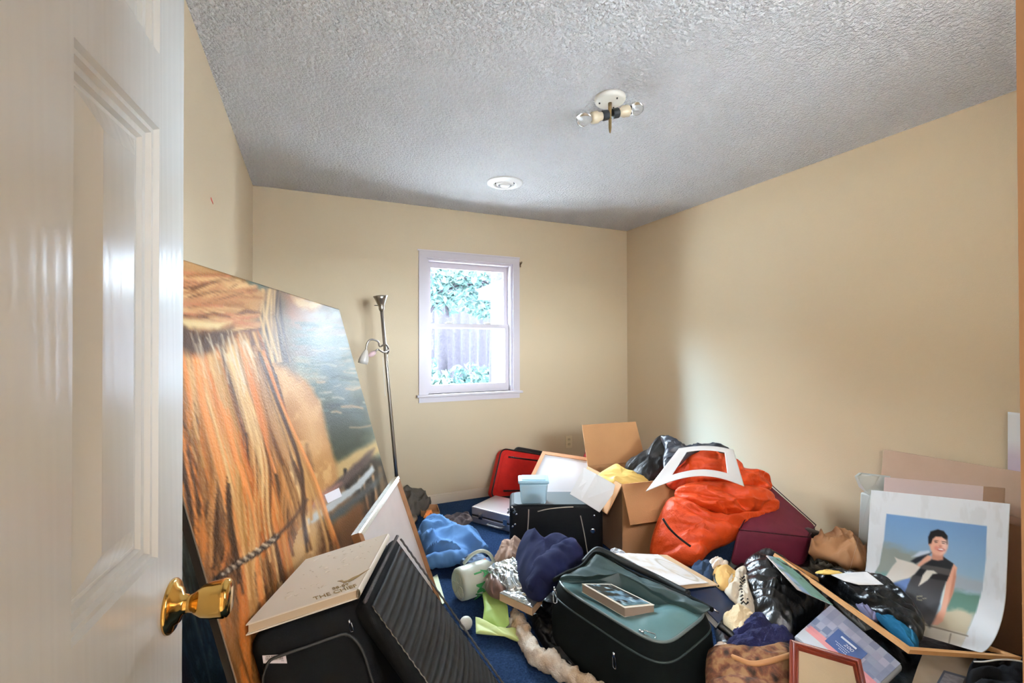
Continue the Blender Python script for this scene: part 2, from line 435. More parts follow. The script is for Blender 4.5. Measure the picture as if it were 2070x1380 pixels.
# baseboards
def baseboard(name, lo, hi, axis, sgn):
    b = MB().box(lo, hi)
    lo2, hi2 = list(lo), list(hi); lo2[2] = hi[2]; hi2[2] = hi[2]+.012
    if sgn > 0: hi2[axis] = lo[axis]+.006
    else: lo2[axis] = hi[axis]-.006
    b.box(lo2, hi2); struct(b.build(name, mat('baseboard_paint', (214, 196, 172), .45)))
baseboard('baseboard_back', (XL+.012, YB-.012, 0), (XR-.012, YB, .066), 1, -1)
baseboard('baseboard_left', (XL, YF+.02, 0), (XL+.012, YB-.012, .066), 0, 1)
baseboard('baseboard_right', (XR-.012, YF+.02, 0), (XR, YB-.012, .066), 0, -1)
# small red scratch on the left wall
q = Xp(428, 404, XL)
b = MB().hexa([q+V3(.0006, -.022, -.004), q+V3(.002, -.022, -.004), q+V3(.002, .022, -.012), q+V3(.0006, .022, -.012)], [q+V3(.0006, -.022, .005), q+V3(.002, -.022, .005), q+V3(.002, .022, -.006), q+V3(.0006, .022, -.006)])
b.build('red_mark', mat('red_crayon', (196, 60, 42), .6), wl_)

# ------------------------------------------------------------------ window
win = struct(bpy.data.objects.new('window_1', None)); COL.objects.link(win)
tw = .062
b = MB(); yb0 = YB-.018
b.box((WX0-tw, yb0, WZ0), (WX0+.002, YB, WZ1)); b.box((WX1-.002, yb0, WZ0), (WX1+tw, YB, WZ1)); b.box((WX0-tw, yb0, WZ1-.002), (WX1+tw, YB, WZ1+tw))
b.box((WX0-tw-.012, yb0-.006, WZ1+tw-.012), (WX1+tw+.0, yb0, WZ1+tw))
b.build('casing', TRIM, win)
b = MB(); b.box((WX0-tw-.02, YB-.045, WZ0-.020), (WX1+tw+.02, YB+.05, WZ0)); b.build('window_sill', TRIM, win, bevel=.004)
b = MB(); b.box((WX0-tw, YB-.014, WZ0-.065), (WX1+tw, YB, WZ0-.020)); b.build('apron', TRIM, win)
b = MB(); b.box((WX0, YB, WZ0), (WX0+.02, YB+TH, WZ1)); b.box((WX1-.02, YB, WZ0), (WX1, YB+TH, WZ1)); b.box((WX0+.02, YB, WZ1-.02), (WX1-.02, YB+TH, WZ1)); b.box((WX0+.02, YB+.05, WZ0), (WX1-.02, YB+TH, WZ0+.02))
b.build('jamb_liner', TRIM, win)
zm = 1.465
def sash(name, z0, z1, y0, y1, side, top, bot):
    b = MB(); x0, x1 = WX0+.021, WX1-.021
    b.box((x0, y0, z0), (x0+side, y1, z1)); b.box((x1-side, y0, z0), (x1, y1, z1)); b.box((x0+side, y0, z1-top), (x1-side, y1, z1)); b.box((x0+side, y0, z0), (x1-side, y1, z0+bot))
    s = b.build(name, TRIM, win)
    MB().box((x0+side-.004, (y0+y1)/2-.002, z0+bot-.004), (x1-side+.004, (y0+y1)/2+.002, z1-top+.004)).build('pane', GLASS, s)
    return s
sash('upper_sash', zm-.02, WZ1-.021, YB+.075, YB+.105, .035, .045, .04)
ls = sash('lower_sash', WZ0+.021, zm+.02, YB+.04, YB+.07, .035, .034, .05)
for fx in (.27, .72):
    x = WX0+(WX1-WX0)*fx
    MB().box((x-.028, YB+.045, zm+.02), (x+.028, YB+.07, zm+.034)).build('sash_lock', mat('lock_metal', (190, 185, 178), .4), ls, bevel=.004)

# unseen window added to let fill light into the room
w2 = struct(bpy.data.objects.new('fill_window', None)); COL.objects.link(w2)
b = MB(); b.box((VX0-tw, YF, VZ0-tw), (VX0, YF+.018, VZ1+tw)); b.box((VX1, YF, VZ0-tw), (VX1+tw, YF+.018, VZ1+tw)); b.box((VX0, YF, VZ1), (VX1, YF+.018, VZ1+tw)); b.box((VX0, YF, VZ0-tw), (VX1, YF+.018, VZ0))
b.build('casing', TRIM, w2)
b = MB(); y0_ = YF-.09
b.box((VX0, y0_, VZ0), (VX0+.04, y0_+.03, VZ1)); b.box((VX1-.04, y0_, VZ0), (VX1, y0_+.03, VZ1)); b.box((VX0+.04, y0_, VZ0), (VX1-.04, y0_+.03, VZ0+.05)); b.box((VX0+.04, y0_, VZ1-.05), (VX1-.04, y0_+.03, VZ1)); 
sh2 = b.build('sash', TRIM, w2)
for z0, z1 in ((VZ0+.05, VZ1-.05),): MB().box((VX0+.04, y0_+.013, z0), (VX1-.04, y0_+.017, z1)).build('pane', GLASS, sh2)
struct(MB().box((.76, YF-TH-2.3, 2.26), (5.2, YF-TH, 2.36)).build('added_sky_blocker', TRIM))  # unseen roof added to block the sky above the fill window

# small hook left beside the window
h = thing('curtain_hook', 'small rusty curtain hook on the back wall beside the top of the window', 'hook')
q = Yp(1051, 535, YB)
MB().hexa([q+V3(-.009, -.003, -.022), q+V3(.009, -.003, -.022), q+V3(.009, 0, -.022), q+V3(-.009, 0, -.022)], [q+V3(-.009, -.003, .022), q+V3(.009, -.003, .022), q+V3(.009, 0, .022), q+V3(-.009, 0, .022)]).build('plate', mat('rusty_metal', (120, 96, 66), .5, metal=.6), h)
MB().tube([q+V3(0, -.002, .005), q+V3(0, -.025, .003), q+V3(.004, -.030, .012), q+V3(.004, -.030, .022)], .004).build('hook', MATS['rusty_metal'], h, True)

# outlet
o = thing('wall_outlet', 'ivory electrical outlet on the back wall above the white board', 'outlet')
a, c = Yp(1142, 879, YB), Yp(1157, 906, YB); oc = (a+c)/2
MB().box((oc[0]-.035, YB-.006, oc[2]-.057), (oc[0]+.035, YB, oc[2]+.057)).build('cover_plate', mat('ivory_plastic', (214, 196, 160), .35), o, bevel=.003)
for dz in (.022, -.022):
    r = MB().lathe((oc[0], YB-.006, oc[2]+dz), (0, -1, 0), [(.016, 0), (.016, .003)], 20).build('receptacle', mat('ivory_socket', (200, 182, 146), .4), o)
    b = MB(); [b.box((oc[0]+dx-.0015, YB-.0098, oc[2]+dz-.002), (oc[0]+dx+.0015, YB-.0088, oc[2]+dz+.007)) for dx in (-.006, .006)]
    b.build('slot', BLACKM, r)

# ------------------------------------------------------------------ ceiling fittings
vc = (Z(984, 369, HC)+Z(1057, 369, HC))/2; vc[2] = HC
v = thing('ceiling_vent', 'round white air register on the ceiling in front of the window', 'vent')
VW = mat('white_enamel', (232, 230, 228), .35)
MB().lathe(vc, (0, 0, -1), [(.070, -.002), (.128, 0), (.128, .004), (.118, .010), (.100, .006), (.086, .016), (.078, .016), (.070, -.002)], 48, caps=False).build('outer_ring', VW, v, True)
MB().lathe(vc, (0, 0, -1), [(.071, .0005), (.0, .0005)], 48, caps=False).build('duct', mat('duct_dark', (34, 24, 16), .8), v)
MB().lathe(vc, (0, 0, -1), [(.060, .004), (.062, .014), (.052, .022), (.046, .022), (.054, .010), (.060, .004)], 48, caps=False).build('ring', VW, v, True)
MB().lathe(vc, (0, 0, -1), [(.038, .010), (.038, .022), (.028, .030), (.0001, .031)], 40).build('centre_disc', VW, v, True)
MB().box((vc[0]-.066, vc[1]-.004, HC-.014), (vc[0]+.066, vc[1]+.004, HC-.008)).build('strut', VW, v)

lc = Z(1233, 197, HC); lc[2] = HC
L = thing('ceiling_lamp', 'bare two-bulb ceiling lamp without its glass shade', 'lamp')
PORC = mat('aged_white_metal', (225, 220, 208), .4)
MB().lathe(lc, (0, 0, -1), [(.070, 0), (.071, .012), (.066, .020), (.060, .024), (.0001, .026)], 40).build('canopy', PORC, L, True)
for k in range(3):
    an = k*2.1+.6
    MB().lathe(lc+V3(.048*math.cos(an), .048*math.sin(an), -.024), (0, 0, -1), [(.004, 0), (.004, .005), (.0001, .006)], 10).build('screw', BLACKM, L)
MB().lathe(lc+V3(0, 0, -.024), (0, 0, -1), [(.009, 0), (.009, .05), (.007, .055), (.007, .115), (.004, .135), (.0008, .142)], 16).build('stem', mat('old_brass', (140, 116, 78), .35, metal=.9), L, True)
hz = lc+V3(0, 0, -.078)
dirs = [unit(-_rt*1.0-V3(0, 0, .32)+V3(_fw[0], _fw[1], 0)*-.25), unit(_rt*1.0+V3(0, 0, .30)+V3(_fw[0], _fw[1], 0)*.2)]
BULB = mat('clear_bulb_glass', (250, 250, 248), .03, trans=1.0)
for dr in dirs:
    s = MB().lathe(hz+dr*.006, dr, [(.010, 0), (.022, .006), (.023, .034), (.020, .038)], 12).build('socket', BLACKM, L, False)
    MB().lathe(hz+dr*.044, dr, [(.019, 0), (.019, .012), (.026, .022), (.026, .05), (.019, .056)], 20).build('ballast_collar', mat('beige_plastic', (196, 180, 152), .4), L, True)
    MB().lathe(hz+dr*.098, dr, [(.015, 0), (.020, .012), (.029, .034), (.029, .046), (.020, .064), (.0001, .070)], 24).build('bulb', BULB, L, True)

# ------------------------------------------------------------------ door
D0 = V3(-.187, .877, 0); dd = V3(math.sin(math.radians(5.4)), math.cos(math.radians(5.4)), 0); dn = V3(dd[1], -dd[0], 0)
DW, DH, DT = .72, 2.03, .035
door = struct(bpy.data.objects.new('door_1', None)); COL.objects.link(door)
cols = [0, .092, .294, .426, .628, .72]; rows = [.012, .22, .80, 1.007, 1.610, 1.715, 1.92, DH]
b = MB(); P = lambda s, z, d: D0-dd*s+V3(0, 0, z)+dn*d
for side in (0, 1):
    sg = 1 if side == 0 else -1; base = 0 if side == 0 else -DT
    for i in range(5):
        for j in range(7):
            s0, s1, z0, z1 = cols[i], cols[i+1], rows[j], rows[j+1]
            if i in (1, 3) and j in (1, 3, 5):
                rings = [(0, 0), (.004, -.006), (.010, -.006), (.013, -.012), (.022, -.012), (.026, -.018), (.030, -.018), (.064, -.004), (.066, -.004)]
                vs = []; fs = []
                for ins, dp in rings:
                    for (s, z) in ((s0+ins, z0+ins), (s1-ins, z0+ins), (s1-ins, z1-ins), (s0+ins, z1-ins)): vs.append(P(s, z, base+sg*dp))
                for k in range(len(rings)-1):
                    for q in range(4): fs.append((k*4+q, k*4+(q+1) % 4, (k+1)*4+(q+1) % 4, (k+1)*4+q))
                k = (len(rings)-1)*4; fs.append((k, k+1, k+2, k+3)); b.add(vs, fs)
            else: b.add([P(s0, z0, base), P(s1, z0, base), P(s1, z1, base), P(s0, z1, base)], [(0, 1, 2, 3)])
for s in (0, DW): b.add([P(s, rows[0], 0), P(s, DH, 0), P(s, DH, -DT), P(s, rows[0], -DT)], [(0, 1, 2, 3)])
for z in (rows[0], DH): b.add([P(0, z, 0), P(DW, z, 0), P(DW, z, -DT), P(0, z, -DT)], [(0, 1, 2, 3)])
leaf = b.build('leaf', DOOR, door)
kc = P(.045, .914, 0)
for sg, off in ((1, 0), (-1, -DT)):
    kb = MB().lathe(kc+dn*off, dn*sg, [(.0385, 0), (.0385, .003), (.035, .006), (.027, .008), (.024, .013), (.0145, .016), (.0125, .024), (.0145, .030), (.017, .032), (.0235, .042), (.0265, .056), (.0275, .066), (.0285, .070), (.027, .076), (.022, .079), (.0001, .080)], 48).build('door_knob', BRASS, door, True)
MB().box((0, 0, 0), (.001, .001, .001))
q = P(0, .914, -DT/2)
b = MB(); b.add([q+dn*-.012+V3(0,0,-.028)+dd*.001, q+dn*.012+V3(0,0,-.028)+dd*.001, q+dn*.012+V3(0,0,.028)+dd*.001, q+dn*-.012+V3(0,0,.028)+dd*.001], [(0,1,2,3)])
b.build('latch_plate', BRASS, door)
for z in (.25, 1.05, 1.8):
    b = MB().tube([P(DW+.004, z-.045, 0.002), P(DW+.004, z+.045, 0.002)], .006, 10); b.build('hinge', BRASS, door, True)

# ------------------------------------------------------------------ outdoors seen through the window
rnd = random.Random(4)
GRASS = mat('yard_ground', (236, 232, 230), .95, spec=.1, var=(.6, (222, 218, 214), .2))
struct(MB().box((-60, -60, -.62), (70, 90, -.5)).build('yard_ground', GRASS))
BARK = mat('pine_bark', (47, 44, 48), .9, spec=.02, var=(9, (38, 36, 40), .3), bump=(14, .03, 4))
LEAFM = [mat('leaf_green', (46, 64, 63), .7, spec=.05, var=(3, (60, 76, 71), .3)), mat('leaf_pale', (56, 74, 70), .7, spec=.05, var=(3, (68, 84, 77), .3)), mat('leaf_deep', (40, 58, 57), .7, spec=.05, var=(3, (54, 70, 67), .3))]
def leaf_mesh(name, centre, radii, n, size, material, parent, seed):
    r = np.random.RandomState(seed); d = r.normal(size=(n, 3)); d /= np.linalg.norm(d, axis=1, keepdims=True)
    p = np.array(centre)+d*np.array(radii)*(r.rand(n, 1)**.45)
    a = r.normal(size=(n, 3)); a /= np.linalg.norm(a, axis=1, keepdims=True); c = np.cross(a, r.normal(size=(n, 3))); c /= np.linalg.norm(c, axis=1, keepdims=True)
    s = size*(.6+.8*r.rand(n, 1))
    v = np.stack([p-a*s, p+c*s*.45, p+a*s, p-c*s*.45], 1).reshape(-1, 3)
    me = bpy.data.meshes.new(name); me.vertices.add(4*n); me.vertices.foreach_set('co', v.ravel().astype(np.float32))
    me.loops.add(4*n); me.loops.foreach_set('vertex_index', np.arange(4*n)); me.polygons.add(n)
    me.polygons.foreach_set('loop_start', np.arange(0, 4*n, 4)); me.polygons.foreach_set('loop_total', np.full(n, 4)); me.update()
    return link_mesh(name, me, material, parent)
def tree(x, y, h, r, crown, lab, k, branches=4, group=None, lean=0):
    t = thing('pine_tree', lab, 'tree', group)
    base = V3(x, y, -.55); top = base+V3(lean, 0, h)
    MB().tube([base, base*.7+top*.3+V3(.03, 0, 0), base*.4+top*.6, top], [r*1.15, r, r*.8, r*.3], 12).build('trunk', BARK, t, True)
    rr = random.Random(k)
    for i in range(branches):
        f = .45+.5*rr.random(); a = rr.random()*6.28; q = base*(1-f)+top*f; L_ = crown*(.5+.6*rr.random())
        MB().tube([q, q+V3(math.cos(a)*L_*.5, math.sin(a)*L_*.5, L_*.12), q+V3(math.cos(a)*L_, math.sin(a)*L_, -.02*L_)], [r*.25, r*.16, .01], 6).build('branch', BARK, t, True)
    if crown > 0:
        leaf_mesh('crown', top*.82+base*.18, (crown, crown, h*.2), int(900), .16+.012*y, LEAFM[k % 3], t, k)
    return t
def wx(px, y): return Yp(px, 697, y)[0]
TR = [(1012, 9.5, 9, .26, 0.48, 'thick grey tree trunk close behind the right side of the window'),
      (893, 15, 9, .17, 0.48, 'slim tree trunk seen at the lower left of the window'),
      (906, 17, 10, .16, 0.51, 'thin tree trunk behind the slim trunk at the lower left pane'),
      (922, 20, 11, .20, 0.60, 'tree trunk left of the middle of the lower pane'),
      (940, 24, 11, .22, 0.66, 'dark tree trunk under the middle of the window'),
      (957, 19, 10, .15, 0.51, 'thin trunk just right of the middle of the lower pane'),
      (975, 27, 12, .24, 0.70, 'far tree trunk between the middle and the thick trunk'),
      (990, 22, 11, .17, 0.60, 'slim trunk just left of the thick grey trunk'),
      (870, 26, 12, .22, 0.70, 'far tree at the left edge of the window'),
      (1030, 24, 12, .22, 0.70, 'far tree partly hidden by the right window frame')]
for i, (px, y, h_, r_, c_, lab) in enumerate(TR): tree(wx(px, y), y, h_, r_, c_, lab, i, group='trees behind the house')
# leafy tree whose branches hang across the upper pane
t = thing('maple_tree', 'leafy tree whose boughs fill the upper pane of the window', 'tree')
bx = wx(850, 12); MB().tube([V3(bx-.8, 12, -.55), V3(bx-.7, 12, 2.5), V3(bx-.2, 12, 5)], [.2, .16, .08], 10).build('trunk', BARK, t, True)
for i, (px, py, px2, py2) in enumerate([(862, 640, 935, 560), (905, 640, 900, 590), (862, 600, 985, 572), (940, 560, 1010, 585)]):
    a, c = Yp(px, py, 12), Yp(px2, py2, 12.3)
    MB().tube([a, (a+c)/2+V3(0, .1, .12), c], [.05, .035, .012], 6).build('branch', BARK, t, True)
for i, (px, py, rx, rz) in enumerate([(885, 562, .9, .35), (935, 555, 1.0, .4), (975, 590, .9, .4), (910, 610, .7, .35), (965, 540, 1.0, .4), (870, 600, .6, .4), (985, 625, .6, .3)]):
    leaf_mesh('bough', Yp(px, py, 12.2), (rx, .8, rz), 260, .10, LEAFM[i % 3], t, 40+i)
for i, (px, y, r_, lab) in enumerate([(880, 11.0, .5, 'pale low shrub left of the middle in the yard'), (945, 14.5, .8, 'rounded shrub under the thin trunks in the yard'), (985, 11.5, .6, 'green shrub beside the thick grey trunk'), (1020, 16.5, .8, 'shrub behind the thick grey trunk'), (872, 21.5, .9, 'shrub at the far left of the yard')]):
    s = thing('garden_shrub', lab, 'shrub', 'shrubs in the yard'); leaf_mesh('foliage', (wx(px, y), y, .0), (r_, r_, .75), 420, .12, LEAFM[(i+1) % 3], s, 70+i)
    MB().tube([V3(wx(px, y), y, -.55), V3(wx(px, y), y, .2)], .04, 6).build('stem', BARK, s)
# neighbouring building corner with white eave
nb = thing('neighbouring_shed', 'white-eaved outbuilding corner at the right edge of the window', 'building')
x0 = wx(1003, 8.0)
MB().box((x0+.1, 8.0, -.55), (x0+4, 8.5, 2.25)).build('wall', mat('shed_siding', (48, 46, 52), .8), nb)
a = Yp(996, 588, 8.0)
MB().box((x0-.1, 7.8, a[2]-.10), (x0+4.2, 8.7, a[2]+.10)).build('eave', mat('white_fascia', (240, 240, 240), .5), nb)
MB().hexa([(x0-.15, 7.75, a[2]+.10), (x0+4.3, 7.75, a[2]+.10), (x0+4.3, 8.75, a[2]+.10), (x0-.15, 8.75, a[2]+.10)], [(x0+1.5, 8.2, a[2]+.8), (x0+4.3, 8.2, a[2]+.8), (x0+4.3, 8.4, a[2]+.8), (x0+1.5, 8.4, a[2]+.8)]).build('roof', mat('grey_shingle', (130, 134, 142), .9), nb)

# far line of woods closing off the yard
na, nh_ = 150, 14; vs = []; fs = []
for i in range(na+1):
    a = math.radians(-25+230*i/na); h_ = 11+4.5*(float(vn2(np.array(i*.31), np.array(3.3)))-.3)+2.5*(float(vn2(np.array(i*.9), np.array(8.3)))-.5)
    for k in range(nh_+1):
        f = k/nh_; prof = math.sin(math.pi*f); side_ = -math.cos(math.pi*f)
        R__ = 46+3.2*side_*(.6+.4*prof)+2.4*(float(vn2(np.array(i*.8), np.array(k*.9+20)))-.5)
        vs.append((1.2+R__*math.cos(a), 3+R__*math.sin(a), -.6+h_*prof**.7+1.6*(float(vn2(np.array(i*1.3), np.array(k*1.7+50)))-.5)*prof))
for i in range(na):
    for k in range(nh_): fs.append((i*(nh_+1)+k, (i+1)*(nh_+1)+k, (i+1)*(nh_+1)+k+1, i*(nh_+1)+k+1))
o = obj('woods', vs, fs, mat('woods_leaf', (40, 46, 46), .9, spec=.02, var=(.5, (50, 57, 54), .3), bump=(1.2, .6, 5)), None, True)
tag(o, 'distant pale line of woods beyond the yard outside the window', 'woods', kind='stuff')

# ------------------------------------------------------------------ large painting against the left wall
TN, TF = V3(-.357, 1.105, 1.515), V3(.152, 2.853, 1.515)
dirp = unit(TF-TN); nh = unit(V3(dirp[1], -dirp[0], 0)); down = unit(nh*math.sin(.2637)-V3(0, 0, math.cos(.2637)))
PH = 1.515/math.cos(.2637)
BN, BF = TN+down*(PH-.01), TF+down*(PH-.01)
pn = unit(np.cross(down, dirp)); pn = pn if pn @ (EYE-TN) > 0 else -pn
root = thing('oil_painting', 'huge unframed oil painting of long orange hair over a bare back', 'painting')
nu, nv = 250, 290
U, Vv = np.meshgrid(np.linspace(0, 1, nu), np.linspace(0, 1, nv)); G = bil((TN, TF, BF, BN), U, Vv).reshape(-1, 3)
d = G-EYE; zc = d@_fw; X = W_PX/2+FPX*(d@_rt)/zc; Y = H_PX/2-FPX*(d@_up)/zc
pc = Paint(X, Y, (150, 110, 66))
r = np.random.RandomState(3)
# background: pool bank, water, reeds
pc.poly([(500, 520), (840, 520), (900, 1500), (500, 1500)], (96, 104, 92), 6)
n1 = fbm2(X/90, Y/16); n2 = fbm2(X/30+9, Y/9)
pc.mix((Y < 960)*(X > 520)*np.clip((n1-.42)*4, 0, .8), (128, 126, 104))
pc.mix((Y > 700)*(Y < 860)*(X > 560)*np.clip((n2-.48)*6, 0, .7), (148, 136, 108))
pc.mix((Y > 560)*(Y < 720)*(X > 560)*np.clip((n1-.40)*4, 0, .7), (120, 92, 78))
pc.poly([(556, 586), (622, 594), (640, 640), (600, 660), (568, 640)], (150, 104, 76), 12, (12, 20))
pc.poly([(590, 596), (655, 610), (640, 628), (600, 622)], (196, 160, 112), 6, (6, 12))
pc.poly([(640, 820), (740, 780), (760, 880), (690, 960), (660, 930)], (66, 72, 52), 14, (22, 30))
pc.poly([(620, 690), (660, 680), (700, 800), (740, 860), (700, 830), (650, 760)], (92, 104, 104), 16, (16, 26))
for k in range(60):
    x0 = r.uniform(590, 740); y0 = r.uniform(640, 870); w = r.uniform(12, 46)
    pc.stroke([(x0, y0), (x0+w*.5, y0+r.uniform(-3, 3)), (x0+w, y0+r.uniform(-4, 4))], r.uniform(1, 2.4), [(150, 150, 128), (70, 84, 70), (168, 140, 104), (104, 120, 116), (54, 64, 52)][k % 5], 1.5, .75)
pc.poly([(676, 935), (760, 888), (775, 910), (700, 962), (676, 970)], (176, 146, 96), 6, (5, 18))
pc.poly([(676, 985), (745, 925), (800, 930), (840, 1200), (700, 1200)], (66, 56, 46), 8, (10, 30))
for k in range(34):
    x0 = r.uniform(690, 815); y0 = r.uniform(930, 1040)
    pc.stroke([(x0, y0), (x0+12, y0+r.uniform(40, 120))], r.uniform(1.5, 5), [(112, 92, 68), (38, 34, 32), (170, 130, 92), (86, 72, 58)][k % 4], 2, .8)
# arm and back
pc.poly([(505, 670), (530, 700), (575, 735), (620, 770), (648, 812), (662, 870), (680, 940), (690, 1010), (704, 1090), (720, 1400), (340, 1500), (340, 700)], (178, 128, 74), 5, (3, 30))
sh = fbm2(X/50, Y/120+4); ins = pc.inside([(505, 670), (575, 735), (648, 812), (690, 1010), (720, 1400), (340, 1500), (340, 700)])
pc.mix(ins*np.clip((sh-.45)*3, 0, .8), (164, 112, 62)); pc.mix(ins*np.clip((fbm2(X/18, Y/30)-.5)*4, 0, .5), (214, 174, 120))
pc.poly([(540, 735), (590, 760), (640, 830), (655, 900), (630, 930), (600, 820)], (196, 150, 98), 14, (10, 30))
pc.poly([(620, 900), (632, 940), (636, 1010), (622, 1050), (612, 980)], (112, 76, 48), 8, (6, 20))
# neck and dark strands behind it
pc.poly([(470, 640), (525, 590), (545, 600), (520, 700), (480, 700)], (208, 136, 84), 8, (5, 20))
pc.poly([(505, 660), (536, 575), (575, 590), (590, 700), (600, 760), (560, 735), (520, 700)], (118, 98, 78), 10, (10, 22))
for k in range(16):
    x0 = r.uniform(528, 566); pc.stroke([(x0, 585), (x0+r.uniform(-12, 6), 640), (x0+r.uniform(0, 26), 730)], r.uniform(1, 3), [(196, 160, 110), (84, 66, 52), (150, 120, 90)][k % 3], 1.5, .8)
# lower part of the picture: hanging sleeve shapes
pc.poly([(560, 1085), (600, 1035), (650, 1015), (668, 1040), (655, 1120), (640, 1180), (560, 1240)], (190, 150, 98), 6, (5, 20))
pc.poly([(640, 1020), (676, 1015), (700, 1080), (690, 1140), (650, 1160)], (120, 82, 50), 8, (8, 20))
pc.poly([(655, 1020), (690, 990), (735, 1010), (745, 1080), (700, 1120)], (150, 104, 62), 10, (8, 20))
# dark feather with pale edge running across the picture
pc.poly([(548, 1082), (600, 1040), (650, 1000), (745, 912), (757, 906), (750, 930), (700, 980), (640, 1010), (590, 1060), (556, 1092)], (96, 78, 74), 4, (3, 14))
pc.poly([(590, 1040), (650, 995), (690, 975), (660, 1010), (610, 1045)], (168, 118, 104), 6, (4, 14))
pc.poly([(540, 1096), (600, 1062), (660, 1020), (720, 975), (752, 940), (758, 950), (730, 985), (660, 1040), (590, 1080), (545, 1105)], (176, 178, 176), 3, (3, 12))
pc.poly([(650, 1050), (720, 1000), (770, 960), (760, 985), (720, 1020), (670, 1060)], (96, 100, 98), 6, (4, 14))
# hair: locks that leave the nape and spread to the lower right, each lock a bundle of strands
hairreg = pc.inside([(340, 640), (440, 640), (520, 660), (560, 760), (600, 900), (642, 1000), (600, 1080), (560, 1200), (560, 1500), (340, 1500)])
pc.mix(hairreg*.9, (150, 102, 58)); pc.mix(hairreg*np.clip((fbm2((X-.3*Y)/22, Y/120+2)-.45)*5, 0, .9), (88, 60, 38)); pc.mix(hairreg*np.clip((fbm2((X-.3*Y)/18+7, Y/110)-.52)*6, 0, .8), (196, 118, 56))
tones = [(190, 142, 84), (128, 86, 48), (206, 166, 112), (92, 62, 38), (206, 122, 56), (172, 116, 62), (76, 52, 34), (198, 152, 96), (212, 132, 66), (156, 112, 68)]
def flow(x0, y, ph, bend):
    f = np.clip((x0-330)/190.0, 0, 1.1); q = (y-680)/300.0; q = q if q < 1 else 1+.55*(q-1)
    return x0+(26+78*f)*q+bend*22*q*(1-.4*q)+19*math.sin(y/120.0+ph)*min(max(q, 0), .9)+4*math.sin(y/38.0+ph*2)*min(max(q, 0), .8)
for k in range(92):
    x0 = r.uniform(312, 522); y0 = r.uniform(655, 720) if k % 4 else r.uniform(780, 1150); ph = r.uniform(0, 6.3); bend = r.uniform(-.9, 1.0); tone = np.array(tones[r.randint(len(tones))], float)
    if y0 > 760: x0 = r.uniform(312, 470)
    ln = r.uniform(170, 600)
    for j in range(r.randint(3, 7)):
        ys = np.linspace(y0+r.uniform(-20, 40), y0+ln*r.uniform(.6, 1.05), 9); dx = r.uniform(-8, 8)
        px_l = [(flow(x0, y, ph, bend)+dx*(.6+(y-y0)/330), y) for y in ys]
        pc.stroke(px_l, r.uniform(.7, 3.8), np.clip(tone+r.uniform(-24, 24), 20, 245), 1.8, r.uniform(.5, .95))
# head: brushed hair sweeping to the left
head = [(340, 500), (450, 555), (535, 590), (520, 640), (500, 664), (440, 656), (400, 664), (340, 640)]
hm = pc.poly(head, (176, 132, 86), 6, (4, 20))
for k in range(90):
    x1 = r.uniform(400, 534); y1 = 570+(x1-400)*.28+r.uniform(-30, 60); x0 = x1-r.uniform(40, 140); y0 = y1+r.uniform(-14, 30)
    pc.stroke([(x0, y0), ((x0+x1)/2, (y0+y1)/2-r.uniform(-4, 9)), (x1, y1)], r.uniform(1, 4.5), [(204, 166, 116), (150, 98, 56), (180, 126, 84), (118, 78, 50), (196, 152, 104), (184, 116, 80)][k % 6], 2, np.clip(.8*(1), 0, 1))
pc.poly([(340, 655), (420, 668), (470, 662), (462, 690), (410, 720), (340, 700)], (92, 66, 46), 10, (8, 20))
pc.poly([(345, 640), (400, 648), (468, 650), (440, 666), (380, 662)], (206, 178, 128), 5, (3, 12))
for k in range(26):
    x0 = r.uniform(385, 500); pc.stroke([(x0, r.uniform(668, 700)), (x0+r.uniform(4, 30), r.uniform(720, 800))], r.uniform(.8, 2), (206, 188, 160), 1.2, .5)
# braid wrapped with pale thread at the lower left
pc.stroke([(436, 1170), (480, 1140), (520, 1116), (560, 1084)], 6, (52, 38, 32), 2)
pc.stroke([(560, 1084), (590, 1054), (620, 1010)], 3, (84, 58, 46), 3, .8)
for k in range(16):
    q = k/15.0; x = 450+q*106; y = 1160-q*72
    pc.stroke([(x-4, y+8), (x+5, y-9)], 1.0, (206, 190, 166), 1, .9)
# upper right: milky sky on the water, with window glare painted into it
sky = np.clip((760-Y)/150, 0, 1)*np.clip((X-585)/60, 0, 1)*np.clip((fbm2(X/34, Y/22)-.32)*3, 0, .75)
pc.mix(sky, (160, 164, 160))
gr_ = pc.c.mean(1, keepdims=True); pc.c = np.clip((pc.c*.84+gr_*.16-118)*1.14+104, 8, 250)
CAN = painted_mat('oil_paint', .40, spec=.15, bump=(130, .0016, 4))
paint_mesh('canvas', G, nu, nv, pc.c, CAN, root, .004)
WOODP = mat('pale_pine', (196, 158, 108), .6, var=(14, (178, 138, 90), .3))
b = MB(); k0 = -pn
for (a, c) in ((TN, TF), (BN, BF)):
    e = down if a is TN else -down
    b.hexa([a+k0*.005, c+k0*.005, c+e*.045+k0*.005, a+e*.045+k0*.005], [a+k0*.018, c+k0*.018, c+e*.045+k0*.018, a+e*.045+k0*.018])
for (a, c, e) in ((TN, BN, dirp), (TF, BF, -dirp), ((TN+TF)/2, (BN+BF)/2, dirp)):
    b.hexa([a+k0*.005, c+k0*.005, c+e*.045+k0*.005, a+e*.045+k0*.005], [a+k0*.018, c+k0*.018, c+e*.045+k0*.018, a+e*.045+k0*.018])
b.build('stretcher', mat('canvas_edge', (52, 44, 36), .8), root)
def on_painting(px, py, off):
    dd_ = ray(px, py); t = ((TN-EYE)@pn)/(dd_@pn); return EYE+dd_*t+pn*off
slab([on_painting(*q, .0022) for q in ((655, 1000), (684, 986), (690, 1003), (662, 1017))], .0018, pn).build('sticker', mat('white_label', (222, 216, 220), .5), root)

